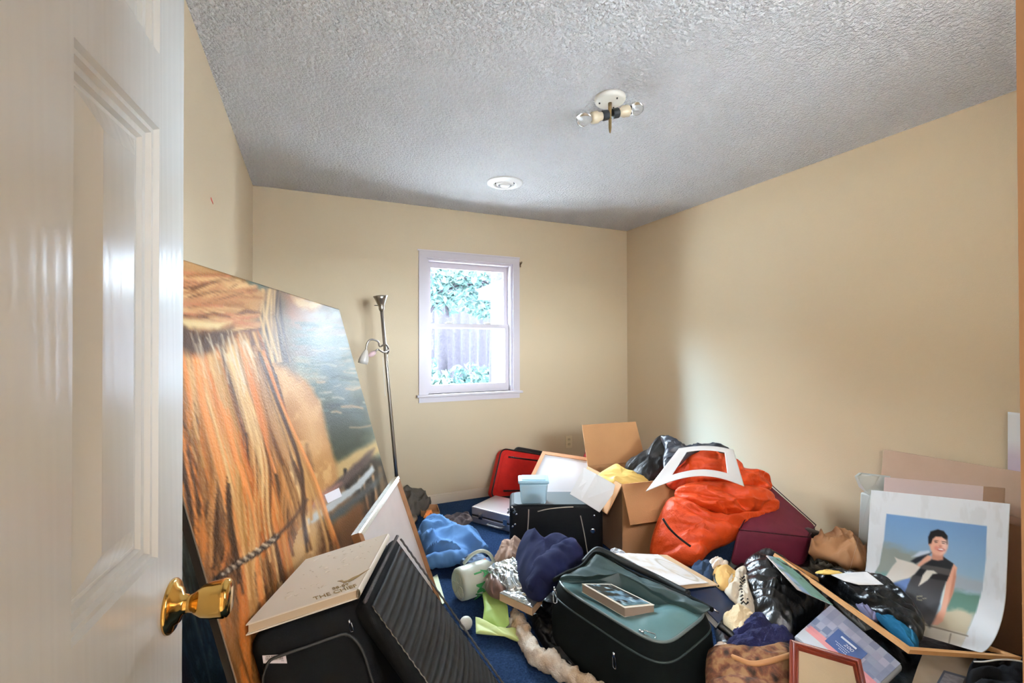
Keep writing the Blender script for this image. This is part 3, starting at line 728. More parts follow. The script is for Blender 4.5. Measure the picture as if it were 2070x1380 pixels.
# dark teal canvas behind it
tq = [Xp(0, 690, -.3)]*4
tc = thing('teal_painting', 'dark teal and black painted canvas behind the door knob', 'painting')
A0, A1, A2, A3 = V3(-.362, 1.00, .92), V3(-.362, 1.92, .92), V3(-.20, 1.92, .008), V3(-.20, 1.00, .008)
nu, nv = 80, 90
U, Vv = np.meshgrid(np.linspace(0, 1, nu), np.linspace(0, 1, nv)); G = bil((A0, A1, A2, A3), U, Vv).reshape(-1, 3)
d = G-EYE; zc = d@_fw; X = W_PX/2+FPX*(d@_rt)/zc; Y = H_PX/2-FPX*(d@_up)/zc
pt = Paint(X, Y, (30, 58, 66)); n1 = fbm2(X/14, Y/60); pt.mix(np.clip((n1-.45)*5, 0, .9), (52, 92, 100)); pt.mix(np.clip((fbm2(X/8+3, Y/36)-.55)*6, 0, .7), (110, 150, 160))
for k in range(30):
    x0 = r.uniform(330, 470); y0 = r.uniform(1060, 1250); pt.stroke([(x0, y0), (x0+22, y0+80), (x0+52, y0+r.uniform(120, 220))], r.uniform(.8, 2.2), [(150, 182, 186), (16, 22, 28), (70, 110, 130), (110, 146, 140)][k % 4], 1.5, .7)
pt.poly([(340, 1300), (380, 1330), (392, 1420), (340, 1420)], (58, 36, 48), 6)
paint_mesh('canvas', G, nu, nv, pt.c, painted_mat('teal_paint', .4, bump=(120, .001, 3)), tc, .003)
b = MB(); kx = V3(-1, 0, -.17); kx = unit(kx)
slab([A0+kx*.003, A1+kx*.003, A2+kx*.003, A3+kx*.003], .008, -kx).build('backing_board', WOODP, tc)

# ------------------------------------------------------------------ floor lamp
LT, LB = Yp(771, 620, 3.40), Yp(803, 980, 3.40)
la = unit(LT-LB); LB = LT-la*((LT[2]-.035)/la[2])
fl = thing('floor_lamp', 'tall brushed metal floor lamp leaning behind the large painting', 'lamp')
MB().lathe(LB-la*.03, la, [(.125, 0), (.125, .010), (.110, .020), (.03, .028), (.016, .045)], 40).build('base', CHROME, fl, True)
MB().tube([LB+la*s for s in (.01, .5, 1.0, 1.62)], [.013, .013, .0125, .0125], 14).build('pole', CHROME, fl, True)
MB().lathe(LT-la*.02, la, [(.014, -.01), (.019, 0), (.021, .012), (.019, .02), (.030, .045), (.042, .075), (.052, .098), (.049, .100), (.040, .078), (.027, .048), (.0001, .03)], 32, caps=False).build('uplight_cup', CHROME, fl, True)
sw = LT+la*.01; MB().tube([sw-_rt*.018, sw-_rt*.05], .003, 8).build('switch', BLACKM, fl, True)
def lp(px, py, dy=0): return Yp(px, py, 3.38+dy)
MB().tube(catmull([lp(781, 716, .02), lp(786, 708), lp(780, 696, -.02), lp(768, 700, -.05), lp(764, 690, -.06), lp(752, 686, -.07), lp(743, 692, -.08), lp(740, 708, -.08)], 40, False), .0065, 10).build('gooseneck', CHROME, fl, True)
a, c = lp(740, 708, -.08), lp(733, 736, -.08); MB().lathe(a, c-a, [(.009, -.005), (.016, .01), (.026, .035), (.034, .07), (.032, .095), (.030, .095), (.030, .07), (.0001, .03)], 24, caps=False).build('reading_shade', mat('frosted_shade', (196, 186, 176), .3), fl, True)
MB().tube(catmull([lp(786, 706, .0), lp(776, 712, -.05), lp(764, 706, -.07), lp(758, 712, -.07)], 24, False), .006, 10).build('gooseneck', CHROME, fl, True)
a, c = lp(759, 711, -.07), lp(748, 718, -.08); MB().lathe(a, c-a, [(.012, 0), (.018, .02), (.017, .04), (.009, .055), (.0001, .058)], 18).build('bulb', mat('pink_bulb', (236, 206, 206), .15, trans=.4), fl, True)
MB().tube(catmull([lp(774, 722, -.03), lp(776, 760, -.02), lp(779, 800, -.014)], 12, False), .0022, 6).build('wire', mat('white_wire', (220, 214, 204), .5), fl)

# ------------------------------------------------------------------ picture frame leaning, seen from behind the black suitcase
fr = thing('picture_frame', 'silver-edged picture frame with blank white panel leaning beside the yearbook', 'frame')
F, N_ = T(806, 962, 2.16), T(727, 1076, 1.52); Gq = T(897, 1232, 2.20)
quad = [N_, F, Gq, N_+(Gq-F)]
SILV = mat('silver_gilt', (205, 203, 196), .22, metal=.85); OAK = mat('oak_rail', (158, 110, 66), .45, var=(20, (132, 88, 52), .3))
inner, nf = frame_rails(quad, .026, .03, [SILV, OAK, OAK, OAK], fr, 'rail', [(0, -1), (0, -.1), (.12, 0), (.35, .12), (.5, -.05), (.7, .05), (1, -.3), (1, -1)])
slab([q-nf*.012 for q in inner], .008, nf).build('panel', mat('milky_sheet', (226, 218, 210), .25, var=(5, (206, 198, 192), .3), coat=.3), fr)

# ------------------------------------------------------------------ black suitcase in front with the yearbook on top
BLK = mat('black_nylon', (11, 12, 14), .8, spec=.2, bump=(900, .0006, 2), var=(30, (16, 18, 20), .3))
sc_ = thing('black_suitcase', 'black cloth suitcase standing open under the cream yearbook', 'suitcase')
Zt = .690
a, b_, c_, d_ = Z(488, 1296, Zt), Z(722, 1222, Zt), Z(795, 1086, Zt), Z(612, 1138, Zt)
sh_ = V3(.185, -.057, -Zt+.005)
body = MB().hexa([q+sh_*1.0 for q in (a, b_, c_, d_)], [a, b_, c_, d_]).build('body', BLK, sc_, True, bevel=.035, seg=5)
# piping on the front face
def face(u, v, off=.004):
    p_ = a*(1-u)*(1-v)+b_*u*(1-v)+(b_+sh_)*u*v+(a+sh_)*(1-u)*v; n_ = unit(np.cross(b_-a, sh_)); n_ = n_ if n_ @ (EYE-p_) > 0 else -n_
    return p_+n_*off
rp = []
for cx, cy, a0 in ((.78, .18, -90), (.78, .86, 0), (.20, .86, 90), (.20, .18, 180)):
    for k in range(8):
        t = math.radians(a0+k*90/7.0); rp.append(face(cx+.15*math.cos(t), cy+.105*math.sin(t)))
MB().tube(rp, .0035, 8, True).build('piping', mat('dark_piping', (46, 48, 48), .4), sc_, True)
# bar code sticker on the front
sq = [face((px_-0)/1.0, 0) for px_ in ()]
fn = unit(np.cross(b_-a, sh_)); fn = fn if fn @ (EYE-a) > 0 else -fn
def on_face(px, py, off):
    dd_ = ray(px, py); t = ((a-EYE)@fn)/(dd_@fn); return EYE+dd_*t+fn*off
lq = [on_face(*q, .003) for q in ((530, 1323.5), (577, 1321), (580, 1339), (532, 1339))]
lab = slab(lq, .001, fn).build('barcode_sticker', mat('white_label', (222, 216, 220), .5), sc_)
INK = mat('black_ink', (24, 24, 26), .6)
rx_, ry_ = unit(lq[1]-lq[0]), unit(lq[0]-lq[3]); lw = np.linalg.norm(lq[1]-lq[0]); lh = np.linalg.norm(lq[0]-lq[3])
b = MB(); x = .12; rr = random.Random(2)
while x < .88:
    w = rr.choice([.008, .012, .02]); p0 = lq[0]*0+lq[3]+rx_*(x*lw)+ry_*(lh*.36)+fn*.0006
    b.add([p0, p0+rx_*w*lw, p0+rx_*w*lw+ry_*lh*.34, p0+ry_*lh*.34], [(0, 1, 2, 3)]); x += w+rr.choice([.01, .016, .024])
b.build('barcode', INK, lab)
text('lettering', '3418  80316-8', lh*.26, lq[3]+rx_*lw*.12+ry_*lh*.76+fn*.0006, rx_, ry_, INK, lab, .0001)
text('lettering', 'TVS', lh*.2, lq[3]+rx_*lw*.76+ry_*lh*.12+fn*.0006, rx_, ry_, INK, lab, .0001)
# opened lid with the mesh lining
wv = V3(.432, -.165, -Zt+.03)
e0, e1 = b_+V3(.012, 0, .0), c_+V3(.008, .0, .0)
lq4 = [e0, e1, e1+wv, e0+wv]
lid = slab(lq4, .035).build('lid', BLK, sc_, True, bevel=.012)
ln = unit(np.cross(lq4[1]-lq4[0], lq4[3]-lq4[0])); ln = ln if ln @ (EYE-e0) > 0 else -ln
def mesh_mat():
    ma = mat('black_mesh_lining', (30, 34, 36), .6)
    nt = ma.node_tree; at = nt.nodes.new('ShaderNodeVertexColor'); at.layer_name = 'paint'
    nt.links.new(at.outputs['Color'], nt.nodes['Principled BSDF'].inputs['Base Color']); return ma
nu, nv = 60, 220
U, Vv = np.meshgrid(np.linspace(.06, .94, nu), np.linspace(.03, .97, nv))
bow = (np.sin(math.pi*(U-.06)/.88)*np.sin(math.pi*Vv))
Gm = bil(lq4, U, Vv)+ln*(.004+.014*bow+.006*fbm2(U*5, Vv*5)*bow+.0016*np.sin(Vv*math.pi*2*34))[..., None]
stripe = (.5+.5*np.sin(Vv*math.pi*2*34))[..., None]
cm = np.array([10, 12, 13])+(np.array([42, 47, 51])-np.array([10, 12, 13]))*stripe**2*(.5+.8*fbm2(U*6, Vv*6))[..., None]
paint_mesh('mesh_lining', Gm.reshape(-1, 3), nu, nv, cm.reshape(-1, 3), mesh_mat(), lid, .002)
ZIP = mat('grey_zip_tape', (92, 88, 88), .5, bump=(600, .002, 1))
def zigzag(p0, p1, n, amp, nn):
    return [p0+(p1-p0)*i/n+nn*(amp if i % 2 else -amp) for i in range(n+1)]
MB().tube(zigzag(e0+ln*.006+V3(0, 0, .0), e1+ln*.006, 70, .0022, ln), .0045, 6).build('zipper', ZIP, sc_, True)
MB().tube(zigzag(e1+ln*.004+V3(.012, 0, -.01), e1+wv+ln*.004, 70, .0008, ln), .0035, 6).build('zipper', mat('dark_zip', (70, 70, 70), .4), sc_, True)
def pull(root, p0, dr, nrm, s=1.0, name='zipper_pull'):
    dr = unit(dr); nrm = unit(nrm); x = np.cross(dr, nrm); b = MB()
    b.tube([p0+nrm*.004, p0+dr*.010*s+nrm*.006], .0032*s, 8)
    b.tube([p0+dr*.010*s+x*.004*s+nrm*.005, p0+dr*.034*s+x*.0045*s+nrm*.005, p0+dr*.036*s+nrm*.005, p0+dr*.034*s-x*.0045*s+nrm*.005, p0+dr*.010*s-x*.004*s+nrm*.005], .0014*s, 6, True)
    return b.build(name, STEEL, root, True)
pull(sc_, T(704, 1252, 1.05), V3(.3, 0, -1), fn, .8)
pull(sc_, Z(899, 1236, (e1+wv*.55)[2]), V3(.5, -.2, -.8), ln, 1.0)

# yearbook
yb = thing('yearbook', 'cream embossed yearbook with gold THE CHIEF title on the black suitcase', 'book')
Zb = .718
A_, B_, C_, D_ = Z(497, 1262, Zb), Z(722, 1190, Zb), Z(783, 1078, Zb), Z(618, 1130, Zb)
CREAM = mat('cream_book_cover', (222, 214, 198), .38)
dwn = V3(0, 0, -1)
slab([A_, B_, C_, D_], .003, V3(0, 0, 1)).build('front_cover', CREAM, yb)
slab([q+dwn*.021 for q in (A_, B_, C_, D_)], .003, V3(0, 0, 1)).build('back_cover', CREAM, yb)
ctr = (A_+B_+C_+D_)/4; ins_ = [q+(ctr-q)*.025 for q in (A_, B_, C_, D_)]
slab([q+dwn*.003 for q in ins_], .018, V3(0, 0, 1)).build('pages', mat('page_edges', (206, 186, 156), .8, var=(3, (190, 170, 140), .3)), yb)
spv = unit(C_-B_); sn = unit(V3(spv[1], -spv[0], 0)); sn = sn if sn[0] > 0 else -sn
b = MB(); prof = []
for k in range(9):
    t = math.pi*k/8; prof.append((sn*(.008*math.sin(t)), -.0015-.0105+.0125*math.cos(t)))
vs = []
for q, h in prof: vs += [B_+q+V3(0, 0, h), C_+q+V3(0, 0, h)]
b.add(vs, [(2*k, 2*k+1, 2*k+3, 2*k+2) for k in range(8)]+[(0, 16, 17, 1)]); b.build('spine', CREAM, yb, True)
GOLD = mat('gold_foil', (150, 122, 66), .35, metal=.6)
tr_ = unit(C_-B_); tx = unit(B_-A_); ty = unit(D_-A_)
# title reads along the front edge, above the fore edge
text('title', 'THE CHIEF', .021, B_*.0+A_+tx*(np.linalg.norm(B_-A_)*.56)+ty*.012+V3(0, 0, .0006), tx+ty*0.0, ty, GOLD, yb, .0003)
text('year', "88-89", .017, A_+tx*(np.linalg.norm(B_-A_)*.70)+ty*.036+V3(0, 0, .0006), tx, ty, GOLD, yb, .0003)
e0_ = A_+tx*(np.linalg.norm(B_-A_)*.68)+ty*.062+V3(0, 0, .0008)
em = [(0, .018), (.012, .016), (.020, .006), (.030, .004), (.040, .012), (.052, .016), (.078, .036), (.056, .006), (.046, -.004), (.036, -.010), (.034, -.003), (.024, -.008), (.020, .0), (.012, .009)]
slab([e0_+tx*x+ty*y for x, y in em], .0006, V3(0, 0, 1)).build('gold_emblem', GOLD, yb)
r2 = random.Random(9); b = MB()
for k in range(64):
    u = r2.uniform(.12, .88); v = r2.choice([.25, .33, .52, .6, .68, .82, .9])+r2.uniform(-.03, .03)
    if u > .55 and v < .45: continue
    p0 = bil((A_, B_, C_, D_), np.array(u), np.array(v)); ln_ = r2.uniform(.004, .014); an = r2.uniform(-.9, .9)
    q1 = p0+tx*ln_*math.cos(an)+ty*ln_*math.sin(an); b.tube([p0, (p0+q1)/2+ty*.002, q1], .0011, 5)
b.build('embossing', CREAM, yb, True)

def roll(path, radii, n=22, m=70, amp=.012, sc=.03, seed=0, zmin=.004):
    P = catmull(path, m, False); R = np.interp(np.linspace(0, 1, m), np.linspace(0, 1, len(radii)), radii)
    mb = MB().tube(P, R, n); v = np.array(mb.v); C_ = np.repeat(P, n, 0); d = v-C_; d /= np.linalg.norm(d, axis=1, keepdims=True)
    nz = (vn3(v/sc+seed)-.5)*2+(vn3(v/(sc*.4)+seed*2)-.5)
    v = v+d*(amp*nz)[:, None]; v[:, 2] = np.maximum(v[:, 2], zmin); mb.v = [tuple(x) for x in v]; return mb

# ------------------------------------------------------------------ things along the back wall and behind the pile
FAB = lambda n, c, c2=None, rough=.85, bump=(500, .0008, 2), **k: mat(n, c, rough, var=((9, c2, .25) if c2 else None), bump=bump, spec=.2, **k)
# crumpled grey-brown bag beside the frame
tag(pillow(TP((812, 1030, 3.55), (806, 1000, 3.6), (820, 986, 3.66), (838, 990, 3.68), (852, 988, 3.7), (864, 1004, 3.66), (872, 1017, 3.62), (862, 1030, 3.56), (846, 1042, 3.46), (826, 1050, 3.38)), .07, .03, (.02, .09), (.012, .06), seed=1, sharp=True, pinch=(.045, .06)).build('crumpled_bag', FAB('grey_brown_bag', (112, 104, 94), (84, 78, 72)), None, True), 'crumpled grey brown bag on the floor below the floor lamp', 'bag')
# small open carton with orange paper
cb = thing('small_carton', 'small open brown carton on the carpet left of the silver briefcase', 'box')
KRAFT = mat('kraft_cardboard', (176, 130, 88), .8, var=(6, (160, 114, 76), .3), bump=(300, .0006, 2))
CARD = mat('brown_cardboard', (186, 138, 92), .8, var=(4, (170, 122, 80), .3), bump=(200, .0006, 2))
c0, c1, c2, c3 = Z(852, 1044, .0), Z(888, 1046, .0), Z(883, 1031, .0), Z(848, 1030, 0.0)
MB().hexa([c0, c1, c2, c3], [q+V3(0, 0, .006) for q in (c0, c1, c2, c3)]).build('bottom', CARD, cb)
for a, c in ((c0, c1), (c1, c2), (c2, c3), (c3, c0)):
    n_ = unit(np.cross(c-a, V3(0, 0, 1)))*.004
    MB().hexa([a+V3(0, 0, .006), c+V3(0, 0, .006), c+n_+V3(0, 0, .006), a+n_+V3(0, 0, .006)], [a+V3(0, 0, .045), c+V3(0, 0, .045), c+n_+V3(0, 0, .045), a+n_+V3(0, 0, .045)]).build('side', CARD, cb)
tag(pillow(ZP((856, 1046, .035), (862, 1034, .05), (872, 1030, .055), (876, 1040, .045), (882, 1046, .035), (868, 1050, .03)), .012, .01, (.006, .05), (.004, .02), seed=2, sharp=True, zmin=.014).build('orange_paper', mat('orange_paper', (236, 138, 66), .6), None, True), 'crumpled orange paper lying in the small open carton', 'paper')
# dark patterned scarf
tag(pillow(ZP((845, 1078, .02), (862, 1058, .05), (890, 1052, .05), (915, 1044, .05), (948, 1038, .06), (956, 1052, .04), (940, 1062, .03), (918, 1072, .02), (885, 1080, .03)), .03, .01, (.02, .07), (.014, .035), seed=3, sharp=True).build('patterned_scarf', FAB('scarf_dark_print', (44, 40, 46), (120, 104, 100)), None, True), 'dark patterned scarf crumpled behind the blue shirt', 'scarf')
# blue shirt
SH = FAB('light_blue_cotton', (98, 142, 192), (84, 126, 178), .8)
b = pillow(TP((846, 1072, 3.05), (866, 1052, 3.12), (892, 1062, 3.1), (912, 1078, 3.02), (930, 1074, 3.0), (948, 1092, 2.95), (975, 1102, 2.9), (986, 1112, 2.84), (975, 1126, 2.74), (940, 1128, 2.7), (905, 1138, 2.64), (872, 1140, 2.66), (856, 1110, 2.8)), .085, .03, (.026, .13), (.008, .06), seed=4, pinch=(.060, .085), direction=V3(.8, -.5, .1))
q_ = roll([T(868, 1100, 2.86), T(905, 1088, 2.90), T(945, 1100, 2.84), T(982, 1112, 2.76)], [.03, .06, .05, .03], 20, 40, .016, .05, 77); b.add(q_.v, q_.f)
q_ = roll([T(850, 1086, 2.95), T(872, 1062, 3.02), T(905, 1072, 2.98), T(935, 1086, 2.9)], [.03, .05, .05, .03], 20, 40, .016, .05, 78); b.add(q_.v, q_.f)
q_ = roll([T(862, 1136, 2.62), T(900, 1128, 2.64), T(945, 1122, 2.68)], [.03, .05, .03], 20, 40, .014, .05, 79); b.add(q_.v, q_.f)
tag(b.build('blue_shirt', SH, None, True), 'light blue cotton shirt crumpled on the carpet beside the leaning frame', 'shirt')
# pale green sheet behind the frame
tag(slab(ZP((856, 1178, .012), (884, 1160, .012), (900, 1215, .008), (880, 1236, .008)), .004, V3(0, 0, 1)).build('green_sheet', mat('pale_green_card', (198, 206, 164), .6), None), 'pale green sheet flat on the carpet under the leaning frame', 'paper')

# silver briefcase
bc = thing('silver_briefcase', 'silver aluminium briefcase lying on the carpet before the back wall', 'briefcase')
p0, p1 = Z(953, 1056, 0), Z(1033, 1078, 0); ev = unit(p1-p0); bv = unit(V3(-ev[1], ev[0], 0)); L_ = .46; D_ = .30
ALU = mat('brushed_aluminium', (206, 204, 208), .32, metal=.75)
q = [p0, p0+ev*L_, p0+ev*L_+bv*D_, p0+bv*D_]
sh3 = lambda z0, z1, m: MB().hexa([x+V3(0, 0, z0) for x in q], [x+V3(0, 0, z1) for x in q])
sh3(.004, .055, 0).build('bottom_shell', ALU, bc, bevel=.008)
qq = [x+(sum(q)/4-x)*.012 for x in q]
MB().hexa([x+V3(0, 0, .053) for x in qq], [x+V3(0, 0, .064) for x in qq]).build('seam', mat('briefcase_gasket', (40, 34, 32), .6), bc)
sh3(.062, .120, 0).build('top_shell', ALU, bc, bevel=.008)
fnv = -bv
for f in (.15, .62):
    o_ = p0+ev*L_*f+fnv*.001
    MB().hexa([o_+V3(0, 0, .042), o_+ev*.035+V3(0, 0, .042), o_+ev*.035+fnv*.006+V3(0, 0, .042), o_+fnv*.006+V3(0, 0, .042)], [o_+V3(0, 0, .088), o_+ev*.035+V3(0, 0, .088), o_+ev*.035+fnv*.006+V3(0, 0, .088), o_+fnv*.006+V3(0, 0, .088)]).build('latch', STEEL, bc, bevel=.002)
o_ = p0+ev*L_*.36+V3(0, 0, .03)
MB().tube([o_, o_+fnv*.026, o_+fnv*.03+ev*.02, o_+fnv*.03+ev*.10, o_+fnv*.026+ev*.12, o_+ev*.12], .007, 8).build('handle', mat('grey_handle', (168, 164, 162), .4), bc, True)

# red case leaning on the wall, dark bag behind it
RED = mat('red_nylon', (206, 34, 22), .7, var=(22, (184, 26, 18), .3), bump=(500, .001, 2), spec=.25)
rc = thing('red_suitcase', 'bright red soft suitcase leaning upright against the back wall', 'suitcase')
bl, br, tr_, tl = Yp(992, 1005, 3.47), Yp(1090, 1012, 3.47), Yp(1112, 922, 3.60), Yp(1014, 906, 3.60)
bl[2] = max(bl[2], .02); br[2] = max(br[2], .02)
nn = unit(np.cross(br-bl, tl-bl)); nn = nn if nn @ (EYE-bl) > 0 else -nn
def rrect(q4, rad, n=6, off=0.0, nv_=None, inset=0):
    a, b_, c, d = [np.asarray(x, float) for x in q4]; out = []
    C_ = (a+b_+c+d)/4
    P4 = [x+(unit(q-x)+unit(r_-x))*inset for x, q, r_ in ((a, b_, d), (b_, c, a), (c, d, b_), (d, a, c))]
    for i in range(4):
        x, pv, nx = P4[i], P4[i-1], P4[(i+1) % 4]; u, w = unit(pv-x), unit(nx-x)
        cc = x+(u+w)*rad
        for k in range(n+1):
            t = math.pi/2*k/n; out.append(cc-w*rad*math.cos(t)-u*rad*math.sin(t)+(nv_*off if nv_ is not None else 0))
    return out
Q4 = [bl, br, tr_, tl]
slab(rrect(Q4, .05), .085, nn).build('body', RED, rc)
MB().tube(rrect(Q4, .05, 6, 0.0, nn), .006, 8, True).build('piping', BLACKM, rc, True)
slab(rrect(Q4, .05, 6, .006, nn, .03), .006, nn).build('front_pocket', RED, rc)
for u0, u1, v in ((.16, .80, .84), (.22, .62, .12)):
    a, c = bil(Q4, np.array(u0), np.array(v)), bil(Q4, np.array(u1), np.array(v)); MB().tube([a+nn*.008, (a+c)/2+nn*.008, c+nn*.008], .0065, 8).build('zipper', BLACKM, rc, True)
pull(rc, bil(Q4, np.array(.2), np.array(.84))+nn*.01, unit(br-bl), nn, .8)
kb = thing('charcoal_bag', 'dark charcoal bag standing between the red suitcase and the wall', 'bag')
bq = [Yp(1030, 1000, 3.60), Yp(1100, 1004, 3.60), Yp(1118, 917, 3.655), Yp(1040, 903, 3.655)]; bq[0][2] = bq[1][2] = .01
nk = unit(np.cross(bq[1]-bq[0], bq[3]-bq[0])); nk = nk if nk @ (EYE-bq[0]) > 0 else -nk
slab(rrect(bq, .05), .02, nk).build('body', mat('charcoal_cloth', (44, 38, 38), .8), kb)
MB().tube(rrect(bq, .05), .007, 8, True).build('piping', mat('dark_piping', (46, 48, 48), .4), kb, True)
# white board in pale wooden frame
wb = thing('white_board', 'white board in a pale wooden frame leaning behind the upright black suitcase', 'board')
WQ = [T(1097, 911, 3.42), T(1240, 932, 3.40), T(1205, 1030, 3.12), T(1052, 1004, 3.10)]
WQ[2] = WQ[1]+(WQ[3]-WQ[0])
PINE = mat('frame_pine', (208, 158, 120), .5, var=(12, (196, 142, 104), .3))
inner, nw = frame_rails(WQ, .028, .022, PINE, wb)
slab([q-nw*.008 for q in inner], .008, nw).build('panel', mat('white_board_face', (226, 228, 234), .35), wb)
# red ball behind the cardboard box
rb = thing('red_helmet', 'dark red glossy helmet peeking out behind the cardboard box', 'helmet')
hc = T(1204, 930, 3.62)
MB().lathe(hc-V3(0, 0, .10), (0, 0, 1), [(.085, 0), (.10, .03), (.104, .08), (.098, .13), (.078, .17), (.045, .196), (.0001, .204)], 28).build('shell', mat('dark_red_gloss', (120, 16, 20), .2, coat=.4), rb, True)
MB().tube([hc+V3(.1065*math.cos(t), .1065*math.sin(t), -.02) for t in np.linspace(0, 6.28, 28, endpoint=False)], .004, 6, True).build('stripe', mat('white_stripe', (226, 216, 212), .4), rb, True)

# black trunk-like suitcase with zip lines
bt = thing('upright_suitcase', 'large black upright suitcase with pale zippers before the white board', 'suitcase')
f0 = Z(1030, 1128, 0); g0 = Z(1218, 1128, 0); hv = unit(g0-f0); wd = .575; bk = unit(V3(-hv[1], hv[0], 0)); TZ = .325
base = [f0, f0+hv*wd, f0+hv*wd+bk*.26, f0+bk*.26]
MB().hexa([x+V3(0, 0, .012) for x in base], [x+V3(0, 0, TZ) for x in base]).build('body', mat('black_trunk_cloth', (13, 14, 17), .6, spec=.25, bump=(700, .0008, 2)), bt, True, bevel=.028, seg=5)
tp = [x+(sum(base)/4-x)*.10+V3(0, 0, TZ+.0005) for x in base]
slab(rrect(tp, .03), .004, V3(0, 0, 1)).build('top_panel', mat('slate_vinyl', (84, 94, 98), .35), bt)
fo = lambda u, v: f0+hv*wd*u+V3(0, 0, TZ*v)-bk*.003
ZL = mat('pale_zip', (168, 158, 144), .4)
MB().tube(catmull([fo(.205, .92), fo(.20, .7), fo(.19, .4), fo(.185, .10)], 14, False), .0035, 6).build('zipper', ZL, bt, True)
MB().tube(catmull([fo(.30, .88), fo(.42, .93), fo(.56, .955), fo(.68, .965)], 14, False), .0035, 6).build('zipper', ZL, bt, True)
MB().tube(catmull([fo(.755, .80), fo(.79, .5), fo(.815, .25), fo(.83, .08)], 14, False), .0035, 6).build('zipper', ZL, bt, True)
MB().lathe(fo(.885, .52), -bk, [(.016, 0), (.016, .004), (.009, .006), (.0001, .006)], 20).build('rivet', STEEL, bt, True)
for u, v in ((.03, .95), (.075, .83), (.035, .60), (.06, .64), (.90, .80)):
    MB().lathe(fo(u, v), -bk, [(.008, 0), (.007, .003), (.0001, .004)], 12).build('rivet', STEEL, bt, True)
for u in (-.012, .05):
    MB().tube([fo(u, .93)+V3(0, 0, .0), fo(u+.01, .90)-bk*.012, fo(u-.004, .86)], .007, 8).build('corner_guard', mat('silver_corner', (150, 160, 166), .3, metal=.5), bt, True)
# translucent box on its top
pb = thing('plastic_container', 'translucent blue plastic box with lid on top of the upright black suitcase', 'container')
zt = TZ+.004
cq = [Z(1050, 1020, zt), Z(1108, 1034, zt), Z(1118, 1013, zt), Z(1062, 1001, zt)]
cq = [cq[0], cq[0]+hv*.175, cq[0]+hv*.175+bk*.12, cq[0]+bk*.12]
PLA = mat('clear_blue_plastic', (196, 226, 238), .22, trans=.55, spec=.4)
cen = sum(cq)/4
MB().hexa([cen+(x-cen)*.86 for x in cq], [x+V3(0, 0, .125) for x in cq]).build('tub', PLA, pb, True, bevel=.012)
lidq = [cen+(x-cen)*1.08+V3(0, 0, .125) for x in cq]
MB().hexa(lidq, [x+V3(0, 0, .022) for x in lidq]).build('lid', mat('pale_blue_lid', (176, 214, 230), .3, trans=.2), pb, True, bevel=.008)
slab([cen+(x-cen)*.82+V3(0, 0, .151) for x in cq], .004, V3(0, 0, 1)).build('lid_panel', mat('pale_blue_lid', (176, 214, 230), .3), pb)
for k, (u, v, c) in enumerate(((.3, .3, (150, 140, 120)), (.65, .35, (110, 90, 84)), (.5, .6, (160, 150, 110)))):
    p_ = bil(cq, np.array(u), np.array(v))+V3(0, 0, .006)
    tag(MB().lathe(p_, (0, 0, 1), [(.018, 0), (.022, .012), (.020, .04), (.010, .05), (.0001, .052)], 16).build('small_jar', mat('jar_colour_%d' % k, c, .5), None, True), ['grey trinket jar at the left inside the clear blue box', 'brown trinket jar at the right inside the clear blue box', 'olive trinket jar at the back inside the clear blue box'][k], 'jar', 'trinkets in the clear box')

# cardboard box with open flaps
bx_ = thing('cardboard_box', 'open brown cardboard box with raised back flap by the orange sleeping bag', 'box')
BZ = .455
k0 = Z(1257, 979, BZ); k1 = k0+unit(Z(1372, 966, BZ)-k0)*.47; kd = unit(Z(1203, 938, BZ)-k0)
up1 = unit(k1-k0); kd = unit(kd-up1*(kd@up1)); k3 = k0+kd*.44; k2 = k1+kd*.44
floor_ = lambda p_: V3(p_[0], p_[1], .004)
def wall(p_, q_, mt=CARD, nm='side_panel'):
    n_ = unit(np.cross(q_-p_, V3(0, 0, 1))); n_ = -n_ if n_@(p_-(k0+k2)/2) > 0 else n_
    MB().hexa([floor_(p_), floor_(q_), floor_(q_)+n_*.006, floor_(p_)+n_*.006], [p_, q_, q_+n_*.006, p_+n_*.006]).build(nm, mt, bx_)
wall(k0, k1, CARD, 'front_panel'); wall(k1, k2); wall(k2, k3, CARD, 'back_panel'); wall(k3, k0, mat('taped_cardboard', (150, 116, 88), .3, var=(5, (120, 92, 72), .3)))
MB().hexa([floor_(x)+V3(0, 0, .0) for x in (k0, k1, k2, k3)], [floor_(x)+V3(0, 0, .006) for x in (k0, k1, k2, k3)]).build('bottom_panel', CARD, bx_)
def flap(p_, q_, v, nm='flap', e=.0):
    n_ = unit(np.cross(q_-p_, v))*.006; sk = unit(q_-p_)*e
    MB().hexa([p_, q_, q_+v-sk, p_+v+sk], [p_+n_, q_+n_, q_+v+n_-sk, p_+v+n_+sk]).build(nm, CARD, bx_)
flap(k3, k2, V3(0, .05, .27)+kd*.05, 'back_flap', .012)
flap(k0, k1, V3(0, 0, -.215)-kd*.085, 'front_flap', .004)
flap(k3, k0, V3(0, 0, -.17)-up1*.10, 'side_flap', .01)
flap(k1, k2, V3(0, 0, -.16)+up1*.10, 'side_flap', .01)
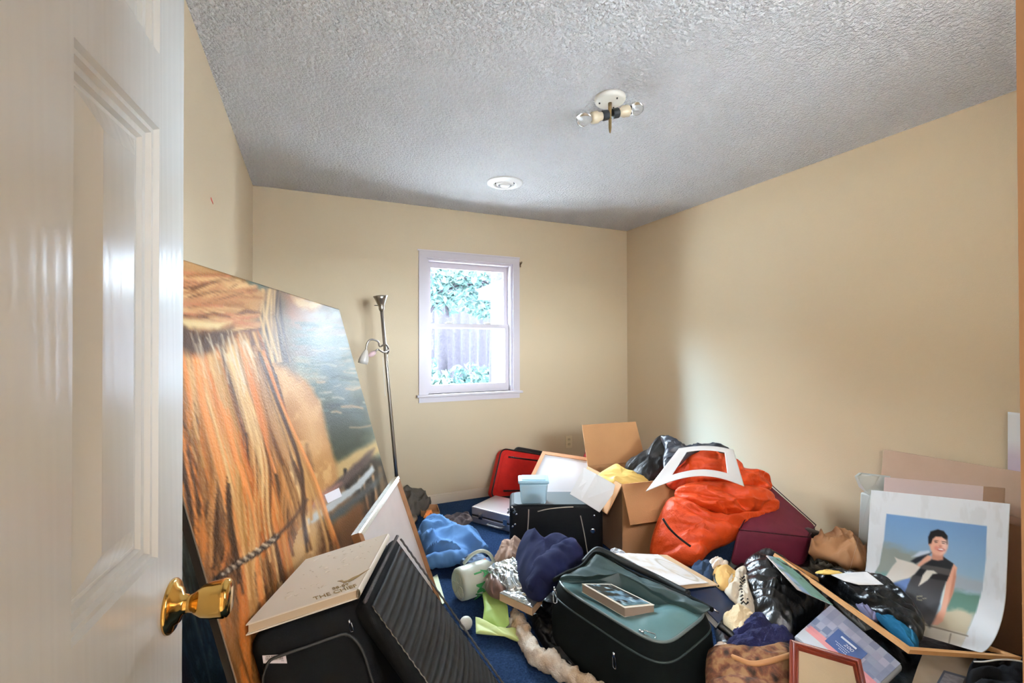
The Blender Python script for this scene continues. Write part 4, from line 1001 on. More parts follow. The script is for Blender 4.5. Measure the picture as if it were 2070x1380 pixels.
# white folder leaning on box and trunk
wf = [T(1180, 944, 2.93), T(1152, 998, 2.82), T(1212, 1035, 2.74), T(1250, 983, 2.80)]
fd = thing('white_folder', 'white folded card lying tilted between the upright black suitcase and cardboard box', 'folder')
nfd = unit(np.cross(wf[1]-wf[0], wf[3]-wf[0])); nfd = nfd if nfd@(EYE-wf[0]) > 0 else -nfd
md = [wf[0]*.62+wf[3]*.38, wf[1]*.62+wf[2]*.38]
WP = mat('white_card', (230, 230, 230), .5)
slab([wf[0], wf[1], md[1]+nfd*.004, md[0]+nfd*.004], .004, nfd).build('cover', WP, fd)
slab([md[0]+nfd*.004, md[1]+nfd*.004, wf[2], wf[3]], .004, nfd).build('cover', WP, fd)
# yellow paper in the box
tag(pillow(TP((1210, 962, 2.9), (1222, 950, 2.95), (1246, 938, 3.0), (1262, 950, 2.98), (1284, 956, 2.95), (1312, 974, 2.88), (1290, 978, 2.83), (1262, 978, 2.83), (1236, 976, 2.84)), .02, .01, (.012, .10), (.004, .04), seed=5, pinch=(.014, .05), centre=T(1255, 964, 2.9)).build('yellow_paper', mat('yellow_tissue', (226, 190, 108), .6), None, True), 'crumpled yellow wrapping paper on the left rim of the cardboard box', 'paper')
# black leather bag in the box
tag(pillow(TP((1264, 946, 3.05), (1275, 930, 3.1), (1310, 912, 3.1), (1335, 884, 3.1), (1350, 884, 3.08), (1362, 905, 3.0), (1352, 940, 2.94), (1330, 965, 2.9), (1308, 975, 2.88), (1280, 958, 2.97)), .05, .04, (.014, .16), (.008, .06), seed=6).build('black_leather_bag', mat('black_leather', (30, 29, 30), .42, spec=.4, bump=(200, .0012, 3)), None, True), 'black leather bag sticking up out of the cardboard box', 'bag')
# grey-black satin jacket
tag(pillow(TP((1336, 882, 3.02), (1362, 890, 3.0), (1392, 906, 2.98), (1425, 905, 2.95), (1450, 902, 2.92), (1474, 908, 2.88), (1462, 914, 2.86), (1425, 912, 2.84), (1398, 918, 2.82), (1372, 940, 2.78), (1346, 950, 2.76), (1340, 930, 2.84), (1344, 905, 2.95)), .03, .025, (.014, .09), (.006, .045), seed=7, centre=T(1375, 915, 2.88), pinch=(.024, .06)).build('satin_jacket', mat('grey_satin', (66, 70, 80), .38, spec=.6, var=(8, (40, 43, 50), .2)), None, True), 'charcoal satin jacket draped between the box and the orange sleeping bag', 'jacket')
# orange sleeping bag
ORA = mat('orange_nylon', (222, 80, 28), .5, spec=.4, var=(7, (206, 66, 20), .3), bump=(38, .006, 5))
sb = thing('sleeping_bag', 'puffy orange sleeping bag heaped beside the cardboard box', 'sleeping bag')
mb = MB()
pillow(TP((1316, 1122, 2.60), (1318, 1085, 2.64), (1336, 1035, 2.70), (1352, 1010, 2.74), (1380, 1016, 2.72), (1440, 1045, 2.70), (1500, 1054, 2.70), (1552, 1040, 2.72), (1530, 1062, 2.66), (1480, 1094, 2.56), (1440, 1112, 2.52), (1412, 1138, 2.46), (1385, 1142, 2.46), (1345, 1132, 2.52)), .12, .09, (.028, .15), (.014, .07), seed=11, mb=mb, pinch=(.020, .07), direction=V3(.75, -.4, -.3), centre=T(1410, 1075, 2.62))
pillow(TP((1365, 1004, 2.72), (1372, 984, 2.74), (1410, 974, 2.76), (1470, 976, 2.78), (1530, 984, 2.8), (1562, 1004, 2.8), (1566, 1028, 2.78), (1552, 1044, 2.74), (1500, 1048, 2.70), (1445, 1038, 2.68), (1395, 1022, 2.68)), .11, .08, (.034, .11), (.018, .06), seed=12, mb=mb, pinch=(.020, .07))
pillow(TP((1384, 985, 2.80), (1386, 945, 2.84), (1394, 918, 2.86), (1418, 908, 2.88), (1448, 914, 2.9), (1478, 924, 2.9), (1500, 945, 2.9), (1530, 952, 2.92), (1550, 962, 2.92), (1554, 990, 2.88), (1520, 1000, 2.82), (1440, 1000, 2.78)), .09, .08, (.034, .10), (.018, .06), seed=13, mb=mb, pinch=(.020, .07))
mb.build('shell', ORA, sb, True)
tag(pillow(TP((1346, 976, 2.82), (1356, 950, 2.85), (1380, 928, 2.88), (1402, 930, 2.86), (1404, 960, 2.83), (1392, 985, 2.8), (1365, 990, 2.79)), .03, .04, (.02, .06), (.01, .04), seed=14).build('lining', mat('red_orange_lining', (190, 56, 18), .6), sb, True), 'x', 'x')
del bpy.data.objects['lining']['label']; del bpy.data.objects['lining']['category']
MB().tube(catmull([T(1340, 1048, 2.545), T(1352, 1066, 2.50), T(1372, 1086, 2.45), T(1396, 1104, 2.40)], 20, False), .006, 8).build('zipper', BLACKM, sb, True)
# white mat board frame lying on it
mq = thing('mat_frame', 'white cardboard picture mat bent over the top of the orange sleeping bag', 'frame')
nu, nv = 46, 40
TLm, TRm, BRm, BLm = T(1372, 906, 2.62), T(1482, 909, 2.68), T(1504, 983, 2.50), T(1306, 993, 2.50)
U, Vv = np.meshgrid(np.linspace(0, 1, nu), np.linspace(0, 1, nv))
Gm = bil((TLm, TRm, BRm, BLm), U, Vv)+V3(0, -.02, .075)*(np.sin(math.pi*U)*(.25+.75*Vv))[..., None]
vs = Gm.reshape(-1, 3); fs = []
for j in range(nv-1):
    for i in range(nu-1):
        u, v = (i+.5)/(nu-1), (j+.5)/(nv-1)
        if .20 < u < .83 and .16 < v < .80: continue
        fs.append((j*nu+i, j*nu+i+1, (j+1)*nu+i+1, (j+1)*nu+i))
bm = bmesh.new(); bv_ = [bm.verts.new(tuple(x)) for x in vs]
for f in fs: bm.faces.new([bv_[i] for i in f])
bmesh.ops.delete(bm, geom=[x for x in bm.verts if not x.link_faces], context='VERTS')
o = bobj('mat_board', bm, mat('white_mat_board', (232, 232, 232), .6), mq, True)
so = o.modifiers.new('thickness', 'SOLIDIFY'); so.thickness = .003

# burgundy suitcase behind the sleeping bag
bs = thing('burgundy_suitcase', 'burgundy soft suitcase lying behind the orange sleeping bag by the wall', 'suitcase')
tq4 = [T(1490, 1072, 2.50), T(1638, 1088, 2.50), T(1652, 1062, 2.66), T(1552, 972, 2.93)]
dv = V3(-.05, .02, -.20)
MB().hexa([np.maximum(x+dv, V3(-9, -9, .006)) for x in tq4], tq4).build('body', mat('burgundy_nylon', (112, 28, 52), .7, var=(20, (96, 22, 44), .3), bump=(500, .0008, 2)), bs, True, bevel=.03, seg=4)
MB().tube([x+(sum(tq4)/4-x)*.04+V3(0, 0, .002) for x in (tq4[0], tq4[1], tq4[2], tq4[3])], .0035, 8, True).build('piping', mat('burgundy_piping', (64, 16, 30), .5), bs, True)
ce = (tq4[1]+tq4[2])/2
MB().hexa([ce+V3(-.05, -.05, -.045), ce+V3(.012, -.05, -.045), ce+V3(.012, .05, -.045), ce+V3(-.05, .05, -.045)], [ce+V3(-.04, -.045, .014), ce+V3(.010, -.045, .014), ce+V3(.010, .045, .014), ce+V3(-.04, .045, .014)]).build('corner_cap', BLACKM, bs, True, bevel=.012)

# ------------------------------------------------------------------ middle of the floor
def soft(name, label, cat, pts, material, front, back, folds, crease, seed, group=None, **k):
    o = pillow(pts, front, back, folds, crease, seed=seed, **k).build(name, material, None, True)
    return tag(o, label, cat, group)
FOIL = mat('silver_foil', (206, 214, 216), .2, metal=.75, bump=(40, .003, 3))
# green-lettered tub
jg = thing('plastic_jug', 'translucent white plastic jug with green lettering lying on the carpet', 'jug')
ja, jb = Z(925, 1182, .082), Z(990, 1160, .082); ax_ = unit(jb-ja); MILK = mat('milky_plastic', (222, 228, 212), .3, trans=.25, spec=.4)
MB().lathe(ja, ax_, [(.0001, .004), (.060, .004), (.068, 0), (.078, .010), (.080, .03), (.080, .165), (.074, .185), (.060, .195), (.058, .215), (.0001, .217)], 44, caps=False).build('body', MILK, jg, True)
px_, py_ = unit(np.cross(ax_, V3(0, 0, 1))), None; py_ = np.cross(px_, ax_)
py_ = py_ if py_[2] > 0 else -py_; px_ = np.cross(py_, ax_)
RING = mat('milky_ring', (206, 204, 184), .4)
for (u, v) in ((-.005, .036), (-.034, -.024), (.032, -.022)):
    c = ja+px_*u+py_*v-ax_*.0002
    MB().tube([c+px_*.026*math.cos(t)+py_*.026*math.sin(t) for t in np.linspace(0, 2*math.pi, 26, endpoint=False)], .0022, 6, True).build('base_ring', RING, jg, True)
GRN = mat('green_print', (66, 160, 92), .5)
# lettering wraps the visible side: small raised letters set round the body
side = unit(np.cross(V3(0, 0, 1), ax_)); side = side if side@(EYE-ja) > 0 else -side
for row, (s_, word) in enumerate(((.150, 'WN'), (.108, 'APA'), (.066, 'IMA'))):
    for k, chx in enumerate(word):
        an = math.radians(56-k*38-row*2); nrm = side*math.cos(an)+V3(0, 0, 1)*math.sin(an); upv = -(-side*math.sin(an)+V3(0, 0, 1)*math.cos(an))
        p0 = ja+ax_*(s_-.0)+nrm*.0806
        text('lettering', chx, .060, p0, upv, ax_, GRN, jg, .0006, bold=.0012)
hp = catmull([Z(938, 1138, .13), Z(955, 1120, .19), Z(975, 1113, .21), Z(992, 1122, .17), Z(1001, 1145, .08)], 24, False)
MB().tube(hp, .009, 10).build('handle', MILK, jg, True)
soft('leopard_scarf', 'small leopard print cloth tucked behind the plastic jug', 'cloth', TP((964, 1146, 2.44), (974, 1134, 2.47), (986, 1142, 2.46), (992, 1160, 2.40), (986, 1180, 2.34), (974, 1172, 2.36)), mat('leopard_print', (206, 186, 150), .8, var=(90, (30, 26, 22), .08)), .02, .02, (.008, .03), (.005, .02), 21)
soft('orange_rag', 'tiny orange cloth between the jug and the foil package', 'cloth', TP((974, 1140, 2.46), (980, 1130, 2.48), (987, 1140, 2.46), (984, 1150, 2.43), (977, 1150, 2.43)), mat('orange_rag', (226, 112, 46), .8), .022, .01, (.006, .03), (.004, .02), 22)
soft('blue_grey_cap', 'blue grey cloth cap behind the mouth of the plastic jug', 'cloth', TP((930, 1140, 2.62), (946, 1126, 2.64), (968, 1124, 2.64), (990, 1132, 2.6), (990, 1146, 2.52), (960, 1148, 2.54)), mat('blue_grey_cloth', (92, 112, 140), .8), .03, .02, (.01, .05), (.006, .03), 23)
bw = thing('white_ball', 'small white ball on the blue carpet beside the green paper', 'ball')
bcn = Z(942, 1259, .029)
MB().lathe(bcn-V3(0, 0, .029), (0, 0, 1), [(max(.0001, .029*math.sin(t)), .029-.029*math.cos(t)) for t in np.linspace(0, math.pi, 20)], 32, caps=False).build('ball', mat('ball_white', (226, 226, 212), .5, bump=(90, .002, 2)), bw, True)
MB().tube([bcn+V3(.0292*math.cos(t), .0292*math.sin(t)*.7, .0292*math.sin(t)*.714) for t in np.linspace(0, 6.283, 36, endpoint=False)], .0006, 5, True).build('seam', mat('ball_seam', (190, 190, 176), .6), bw, True)
# green papers
GP = mat('lime_paper', (176, 206, 116), .55, var=(6, (162, 194, 100), .3)); GP2 = mat('lime_paper_back', (196, 210, 132), .55)
gp = thing('green_paper', 'folded lime green paper on the carpet next to the white ball', 'paper')
pillow(TP((975, 1198, 2.30), (988, 1194, 2.31), (1012, 1204, 2.22), (1026, 1224, 2.14), (1030, 1262, 2.06), (1014, 1274, 2.04), (994, 1262, 2.08), (976, 1252, 2.11), (979, 1228, 2.18)), .012, .004, (.008, .09), (.003, .05), seed=24, sharp=True).build('upper_sheet', GP, gp, True)
pillow(TP((961, 1247, 2.11), (992, 1262, 2.07), (1016, 1275, 2.03), (1045, 1271, 2.02), (1052, 1298, 1.95), (1020, 1286, 1.98), (962, 1280, 2.01)), .010, .004, (.006, .08), (.003, .05), seed=25, sharp=True).build('folded_sheet', GP2, gp, True)
# tan cloth, glove, foil packs, book
soft('tan_sweater', 'tan knitted cloth bunched between the blue hoodie and the jug', 'cloth', TP((1000, 1142, 2.5), (1008, 1120, 2.56), (1026, 1102, 2.62), (1042, 1094, 2.62), (1056, 1096, 2.6), (1054, 1120, 2.5), (1048, 1140, 2.42), (1025, 1150, 2.40)), FAB('tan_knit', (168, 140, 122), (148, 120, 104)), .06, .03, (.016, .07), (.010, .035), 26)
soft('brown_glove', 'brown leather glove lying under the foil package', 'glove', TP((981, 1182, 2.3), (988, 1168, 2.33), (1004, 1166, 2.32), (1030, 1184, 2.24), (1046, 1200, 2.17), (1030, 1208, 2.14), (1004, 1210, 2.15), (985, 1198, 2.22)), mat('brown_leather', (116, 88, 76), .42, bump=(180, .001, 3)), .05, .02, (.014, .06), (.006, .04), 27)
soft('foil_package', 'large shiny foil package beside the dark blue hoodie', 'package', TP((984, 1152, 2.32), (996, 1142, 2.35), (1040, 1128, 2.36), (1056, 1140, 2.28), (1064, 1188, 2.12), (1030, 1196, 2.12), (1008, 1176, 2.2)), FOIL, .022, .015, (.007, .045), (.007, .022), 28, sharp=True)
bk2 = thing('foil_covered_book', 'thick book under crumpled foil at the left end of the green suitcase', 'book')
tq = TP((1010, 1198, 2.13), (1032, 1186, 2.17), (1096, 1204, 2.08), (1076, 1228, 2.00))
slab([q+V3(0, 0, -.004) for q in tq], .032, V3(0, 0, 1)).build('pages', mat('tan_page_block', (196, 164, 132), .8), bk2)
pillow(tq, .008, .003, (.005, .04), (.004, .02), seed=29, sharp=True).build('foil_cover', FOIL, bk2, True)
# dark blue hoodie
HO = FAB('navy_fleece', (36, 42, 76), (26, 30, 58), .95)
hd = MB()
pillow(TP((1041, 1140, 2.30), (1047, 1112, 2.37), (1062, 1089, 2.43), (1076, 1098, 2.42), (1094, 1110, 2.40), (1128, 1100, 2.42), (1150, 1098, 2.43), (1178, 1122, 2.35), (1174, 1142, 2.27), (1148, 1164, 2.17), (1120, 1186, 2.08), (1092, 1210, 1.99), (1066, 1199, 2.06), (1046, 1170, 2.19)), .085, .05, (.016, .20), (.010, .09), seed=30, direction=V3(.8, .55, .2), mb=hd, pinch=(.030, .12))
for pth, rad, sd in (([T(1074, 1194, 2.02), T(1100, 1162, 2.10), T(1130, 1136, 2.18), T(1154, 1112, 2.28), T(1153, 1090, 2.37)], [.03, .062, .066, .058, .014], 3),):
    q_ = roll(pth, rad, 26, 50, .020, .07, 30+sd); hd.add(q_.v, q_.f)
tag(hd.build('navy_hoodie', HO, None, True), 'dark navy blue fleece hoodie heaped against the upright black suitcase', 'hoodie')
tag(slab(TP((1152, 1100, 2.40), (1166, 1106, 2.37), (1174, 1120, 2.33), (1162, 1118, 2.34)), .003).build('white_tag', mat('white_card', (230, 230, 230), .5)), 'small white paper tag on the right shoulder of the navy hoodie', 'tag')

# cream fluffy scarf along the green suitcase
tag(roll([Z(1040, 1240, .03), Z(1052, 1262, .035), Z(1062, 1292, .035), Z(1082, 1322, .035), Z(1112, 1338, .035), Z(1144, 1358, .03), Z(1180, 1380, .03), Z(1225, 1400, .03)], [.020, .032, .032, .034, .04, .034, .03, .026], amp=.014, sc=.022, seed=5).build('cream_scarf', mat('cream_fleece', (228, 218, 202), .95, var=(14, (196, 168, 136), .14), bump=(180, .006, 5)), None, True), 'cream fluffy scarf curling on the carpet along the green suitcase', 'scarf')
tag(roll([Z(1022, 1252, .02), Z(1030, 1258, .024), Z(1040, 1256, .024), Z(1044, 1246, .02)], [.012, .02, .02, .012], 14, 26, .008, .015, 6).build('wool_tuft', mat('white_wool', (232, 226, 212), .95, bump=(260, .004, 4)), None, True), 'white wool tuft on the green paper beside the cream scarf', 'wool')
# black plastic spread under the green suitcase
PLB = mat('black_bin_liner', (15, 16, 18), .28, spec=.6, bump=(26, .006, 5))
soft('black_plastic_wrap', 'black plastic sheet squashed under the left side of the green suitcase', 'plastic sheet', ZP((1066, 1226, .02), (1074, 1262, .02), (1094, 1300, .02), (1126, 1332, .02), (1180, 1358, .02), (1260, 1392, .02), (1330, 1410, .02), (1300, 1300, .02), (1150, 1200, .02)), PLB, .05, .015, (.012, .06), (.012, .025), 31)

# ------------------------------------------------------------------ green suitcase, lid open
gs = thing('green_suitcase', 'open dark green suitcase with teal lining in the middle of the pile', 'suitcase')
RZ = .285
gL, gF, gR, gB = Z(1116, 1176, RZ), Z(1338, 1314, RZ), Z(1440, 1234, RZ), Z(1210, 1136, RZ)
GRN_C = mat('dark_green_nylon', (9, 14, 13), .8, bump=(700, .0008, 2), var=(24, (13, 20, 19), .3), spec=.15)
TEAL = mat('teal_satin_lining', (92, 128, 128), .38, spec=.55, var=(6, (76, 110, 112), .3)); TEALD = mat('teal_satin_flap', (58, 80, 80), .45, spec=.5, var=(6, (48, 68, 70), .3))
def sq(t, p=5.0):
    c, s = math.cos(t), math.sin(t); return .5+.5*np.sign(c)*abs(c)**(2/p), .5+.5*np.sign(s)*abs(s)**(2/p)
NS = 96; ts = np.linspace(0, 2*math.pi, NS, endpoint=False)
def section(scale, z, sh=V3(0, 0, 0)):
    out = []
    for t in ts:
        u, v = sq(t); u = .5+(u-.5)*scale[0]; v = .5+(v-.5)*scale[1]
        q = bil((gL, gF, gR, gB), np.array(u), np.array(v)); out.append(V3(q[0], q[1], z)+sh)
    return out
levels = [((1.0, 1.0), RZ), ((1.03, 1.05), RZ-.008), ((1.06, 1.10), RZ-.03), ((1.09, 1.17), RZ-.07), ((1.11, 1.22), .14), ((1.10, 1.20), .06), ((1.06, 1.13), .02), ((1.0, 1.0), .012)]
vs = []; fs = []
for sc2, z in levels: vs += section(sc2, z)
for k in range(len(levels)-1):
    for j in range(NS): fs.append((k*NS+j, k*NS+(j+1) % NS, (k+1)*NS+(j+1) % NS, (k+1)*NS+j))
fs.append(tuple((len(levels)-1)*NS+j for j in range(NS)))
obj('shell', vs, fs, GRN_C, gs, True)
# lining: sags inside the rim
rings = 24; vs = []; fs = []
for k in range(rings+1):
    rho = 1-k/rings
    for t in ts:
        u, v = sq(t, 5.0 if k < 6 else 3.2); u = .5+(u-.5)*rho*.985; v = .5+(v-.5)*rho*.985
        q = bil((gL, gF, gR, gB), np.array(u), np.array(v))
        w = min(1, (1-rho)*3.2); bump_ = .075*math.exp(-((u-.32)**2/.10+(v-.62)**2/.12))+.010
        rise = .030*math.exp(-((u-.86)**2/.03+(v-.5)**2/.1))
        fold_ = .010*(fbm2(np.array(u*6+3), np.array(v*5))-.45)+.006*abs(math.sin(9*u+5*v))
        vs.append(V3(q[0], q[1], RZ-.002-w*(bump_-rise)+w*float(fold_)))
for k in range(rings):
    for j in range(NS): fs.append((k*NS+j, k*NS+(j+1) % NS, (k+1)*NS+(j+1) % NS, (k+1)*NS+j))
o = obj('lining', vs, fs, TEAL, gs, True); so = o.modifiers.new('thickness', 'SOLIDIFY'); so.thickness = .003
rim = section((1.0, 1.0), RZ+.002)
MB().tube(rim, .0055, 8, True).build('zipper', mat('steel_zip', (112, 124, 124), .35, metal=.4), gs, True)
MB().tube(section((1.075, 1.13), RZ-.05), .004, 8, True).build('piping', mat('green_piping', (42, 56, 54), .5), gs, True)
# lid flap standing up along the back edge
lp_ = TP((1122, 1170, 1.90), (1146, 1158, 1.96), (1178, 1146, 2.02), (1205, 1120, 2.06), (1230, 1132, 2.04), (1264, 1152, 2.00), (1330, 1182, 1.90), (1400, 1212, 1.78), (1438, 1230, 1.70), (1420, 1240, 1.70), (1380, 1236, 1.76), (1320, 1216, 1.84), (1260, 1190, 1.93), (1200, 1176, 1.97), (1150, 1176, 1.94))
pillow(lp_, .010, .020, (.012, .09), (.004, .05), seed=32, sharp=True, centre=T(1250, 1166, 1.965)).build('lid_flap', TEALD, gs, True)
MB().tube(catmull(TP((1120, 1172, 1.89), (1146, 1157, 1.955), (1176, 1144, 2.015), (1196, 1122, 2.06), (1206, 1117, 2.065), (1222, 1122, 2.05), (1264, 1150, 2.00), (1330, 1180, 1.90), (1400, 1210, 1.78), (1440, 1232, 1.70)), 60, False), .009, 8).build('lid_edge', GRN_C, gs, True)
MB().tube(catmull(TP((1180, 1136, 2.07), (1204, 1112, 2.10), (1224, 1116, 2.09), (1262, 1136, 2.05), (1330, 1168, 1.96), (1392, 1200, 1.84)), 40, False), .014, 8).build('lid_edge', mat('lid_black', (18, 24, 24), .6), gs, True)
up3 = V3(0, 0, 1)
pull(gs, Z(1121, 1186, RZ+.004), V3(-.25, -.55, -.75), unit(EYE-gL), 1.7); pull(gs, Z(1292, 1274, RZ+.004), V3(.6, -.75, -.1), unit(EYE-gF), 1.6)
fw_ = unit(np.cross(gF-gL, V3(0, 0, 1))); fw_ = fw_ if fw_@(EYE-gL) > 0 else -fw_
pull(gs, gL*.30+gF*.70+fw_*.045+V3(0, 0, -.075), V3(0, -.1, -1), fw_, 1.5)
MB().tube(catmull([gR+V3(.03, -.0, -.06), gR+V3(.055, -.06, -.10), gF*.4+gR*.6+V3(.085, -.04, -.15), gF*.7+gR*.3+V3(.06, -.05, -.20)], 20, False), .014, 8).build('side_handle', BLACKM, gs, True)
MB().tube([gR+V3(.012, .008, .0), gR+V3(.028, -.004, -.012)], .004, 8).build('ring', STEEL, gs, True)
# book lying in it
bo = thing('paperback_book', 'thick book with a dark blue picture cover lying in the open green suitcase', 'book')
BT = RZ+.022
bq = [Z(1176, 1179, BT), Z(1236, 1180, BT), Z(1323, 1222, BT), Z(1263, 1228, BT)]
bcc = sum(bq)/4
slab([q+V3(0, 0, -.002) for q in [bcc+(q-bcc)*.985 for q in bq]], .032, V3(0, 0, 1)).build('pages', mat('old_pages', (140, 122, 106), .85), bo)
slab([q+V3(0, 0, -.034) for q in bq], .002, V3(0, 0, 1)).build('back_cover', mat('pale_cover', (214, 206, 190), .5), bo)
slab(bq, .002, V3(0, 0, 1)).build('front_cover', mat('pale_cover', (214, 206, 190), .5), bo)
nu = 40; nv = 40
U, Vv = np.meshgrid(np.linspace(.07, .93, nu), np.linspace(.05, .95, nv)); Gb = bil(bq, Vv, U)*1.0
Gb = np.array([bil(bq, U, Vv)])[0]+V3(0, 0, .0016)
pc2 = Paint(U.ravel()*100, Vv.ravel()*100, (24, 34, 38)); nz = fbm2(U.ravel()*4, Vv.ravel()*6); pc2.mix(np.clip((nz-.45)*5, 0, 1)*(Vv.ravel() > .35), (104, 136, 156)); pc2.mix(np.clip((fbm2(U.ravel()*9, Vv.ravel()*9+4)-.55)*6, 0, 1), (160, 186, 198)); pc2.mix(np.clip((Vv.ravel()-.8)*5, 0, .8), (120, 160, 166))
paint_mesh('cover_picture', Gb.reshape(-1, 3), nu, nv, pc2.c, painted_mat('glossy_print', .2, coat=.3), bo, .001)
# envelope / print on its back edge
en = thing('large_envelope', 'tattered white print on brown card lying across the back of the green suitcase', 'print')
eq = TP((1240, 1118, 2.16), (1348, 1121, 2.20), (1452, 1181, 2.02), (1367, 1190, 1.92))
slab(eq, .005).build('card_backing', mat('card_tan', (196, 168, 134), .7), en)
ne = unit(np.cross(eq[1]-eq[0], eq[3]-eq[0])); ne = ne if ne@(EYE-eq[0]) > 0 else -ne
nu, nv = 44, 44
U, Vv = np.meshgrid(np.linspace(.01, .80, nu), np.linspace(.03, .97, nv)); Ge = bil(eq, Vv*0+U, Vv)
Ge = bil([eq[0], eq[1], eq[2], eq[3]], U, Vv)+ne*(.003+.008*fbm2(U*4, Vv*4))[..., None]
pe = Paint(U.ravel(), Vv.ravel(), (222, 222, 222)); dd2 = np.hypot((U.ravel()-.62)/.16, (Vv.ravel()-.55)/.34); pe.mix(np.clip(1-abs(dd2-1)*9, 0, .7), (150, 138, 118)); pe.mix((dd2 < 1)*.35, (196, 196, 190)); pe.mix(np.clip((fbm2(U.ravel()*8, Vv.ravel()*8)-.55)*4, 0, .5), (196, 182, 160))
paint_mesh('print_sheet', Ge.reshape(-1, 3), nu, nv, pe.c, painted_mat('matt_print', .55), en, .001)
soft('clear_sleeve', 'crumpled clear plastic sleeve at the left tip of the tattered print', 'sleeve', TP((1232, 1126, 2.22), (1234, 1112, 2.25), (1242, 1108, 2.26), (1268, 1120, 2.22), (1262, 1130, 2.17)), mat('clear_sleeve', (206, 210, 216), .15, spec=.6, trans=.3), .012, .008, (.006, .03), (.005, .015), 33, sharp=True)

# ------------------------------------------------------------------ right-hand pile
soft('dark_filler_sheet', 'black filler sheet added under the right-hand pile to darken its gaps', 'filler sheet', [np.minimum(q_, V3(2.80, 9, 9)) for q_ in ZP((1440, 1210, .01), (1470, 1140, .01), (1560, 1112, .01), (1660, 1105, .01), (1740, 1150, .01), (1880, 1230, .01), (2000, 1290, .01), (2040, 1420, .01), (1700, 1460, .01), (1500, 1440, .01), (1455, 1330, .01))], PLB, .10, .004, (.03, .12), (.014, .05), 40)  # black filler added so the gaps in the pile stay dark
nb_ = thing('navy_binder', 'dark navy blue binder between the green suitcase and the striped scarf', 'binder')
nq = TP((1392, 1196, 1.98), (1462, 1184, 2.08), (1498, 1222, 1.97), (1452, 1258, 1.83))
slab(nq, .004).build('front_cover', mat('navy_vinyl', (40, 54, 82), .4, spec=.4), nb_)
nn_ = unit(np.cross(nq[1]-nq[0], nq[3]-nq[0])); nn_ = nn_ if nn_@(EYE-nq[0]) > 0 else -nn_
slab([q-nn_*.005+(sum(nq)/4-q)*.03 for q in nq], .025, nn_).build('pages', mat('binder_pages', (190, 188, 180), .8), nb_)
slab([q-nn_*.031 for q in nq], .004, nn_).build('back_cover', mat('navy_vinyl', (40, 54, 82), .4), nb_)
soft('blue_folder', 'dark blue cloth between the tattered print and the crumpled white paper', 'cloth', TP((1398, 1150, 2.2), (1412, 1136, 2.26), (1432, 1134, 2.28), (1444, 1150, 2.2), (1440, 1172, 2.1), (1420, 1166, 2.12)), FAB('slate_blue', (46, 66, 92), (36, 52, 76)), .02, .02, (.01, .05), (.006, .03), 41)
soft('white_tissue', 'small crumpled white paper under the edge of the orange sleeping bag', 'paper', TP((1434, 1134, 2.24), (1450, 1126, 2.28), (1460, 1134, 2.26), (1472, 1138, 2.24), (1468, 1152, 2.18), (1452, 1148, 2.20), (1440, 1150, 2.18)), mat('white_tissue', (222, 212, 200), .7), .018, .012, (.01, .03), (.007, .02), 42, sharp=True)
ys = thing('striped_cloth', 'yellow cloth with two black stripes beside the crumpled white paper', 'cloth')
pillow(TP((1440, 1168, 2.14), (1448, 1152, 2.20), (1470, 1148, 2.22), (1490, 1160, 2.16), (1488, 1182, 2.06), (1466, 1192, 2.02), (1448, 1184, 2.06)), .035, .02, (.012, .06), (.006, .03), seed=43).build('body', FAB('straw_yellow', (214, 176, 112), (196, 158, 98)), ys, True)
for dx in (0, 10):
    MB().tube(catmull(TP((1446+dx, 1156, 2.165), (1444+dx, 1166, 2.105), (1447+dx, 1176, 2.075), (1452+dx, 1184, 2.04)), 14, False), .0045, 8).build('stripe', BLACKM, ys, True)
zs = thing('zigzag_scarf', 'cream scarf with black zigzag marks beside the black bin bag', 'scarf')
pillow(TP((1462, 1186, 2.06), (1478, 1164, 2.14), (1494, 1150, 2.2), (1506, 1152, 2.2), (1514, 1180, 2.1), (1520, 1210, 1.98), (1526, 1236, 1.9), (1506, 1240, 1.88), (1490, 1222, 1.94), (1472, 1204, 1.98)), .035, .02, (.014, .07), (.008, .03), seed=44).build('body', FAB('cream_scarf_cloth', (206, 196, 178), (184, 172, 152)), zs, True)
rz = random.Random(3); b = MB()
for k in range(9):
    y0 = 1166+k*6.5; x0 = 1497+k*1.0; t0 = 2.085-.0215*k
    b.tube(TP((x0-7, y0+2, t0-.012), (x0-2, y0-3, t0-.012), (x0+3, y0+3, t0-.014), (x0+8, y0-2, t0-.012)), .0034, 6)
b.build('zigzag_print', BLACKM, zs, True)
soft('cream_plush', 'cream plush cloth lying on the navy fleece right of the green suitcase', 'cloth', TP((1462, 1258, 1.84), (1478, 1240, 1.90), (1496, 1230, 1.92), (1518, 1240, 1.88), (1530, 1256, 1.82), (1512, 1268, 1.78), (1504, 1290, 1.72), (1484, 1282, 1.75)), mat('cream_plush', (222, 200, 160), .95, bump=(240, .005, 4)), .04, .02, (.012, .05), (.008, .03), 45)
soft('navy_fleece', 'deep blue fuzzy fleece behind the floral bag', 'fleece', TP((1470, 1300, 1.72), (1500, 1268, 1.80), (1528, 1254, 1.86), (1560, 1272, 1.82), (1600, 1290, 1.78), (1606, 1316, 1.68), (1540, 1326, 1.62), (1480, 1322, 1.64)), mat('deep_blue_fleece', (30, 34, 84), .95, bump=(160, .006, 5), var=(14, (20, 22, 58), .3)), .05, .03, (.018, .07), (.012, .03), 46)
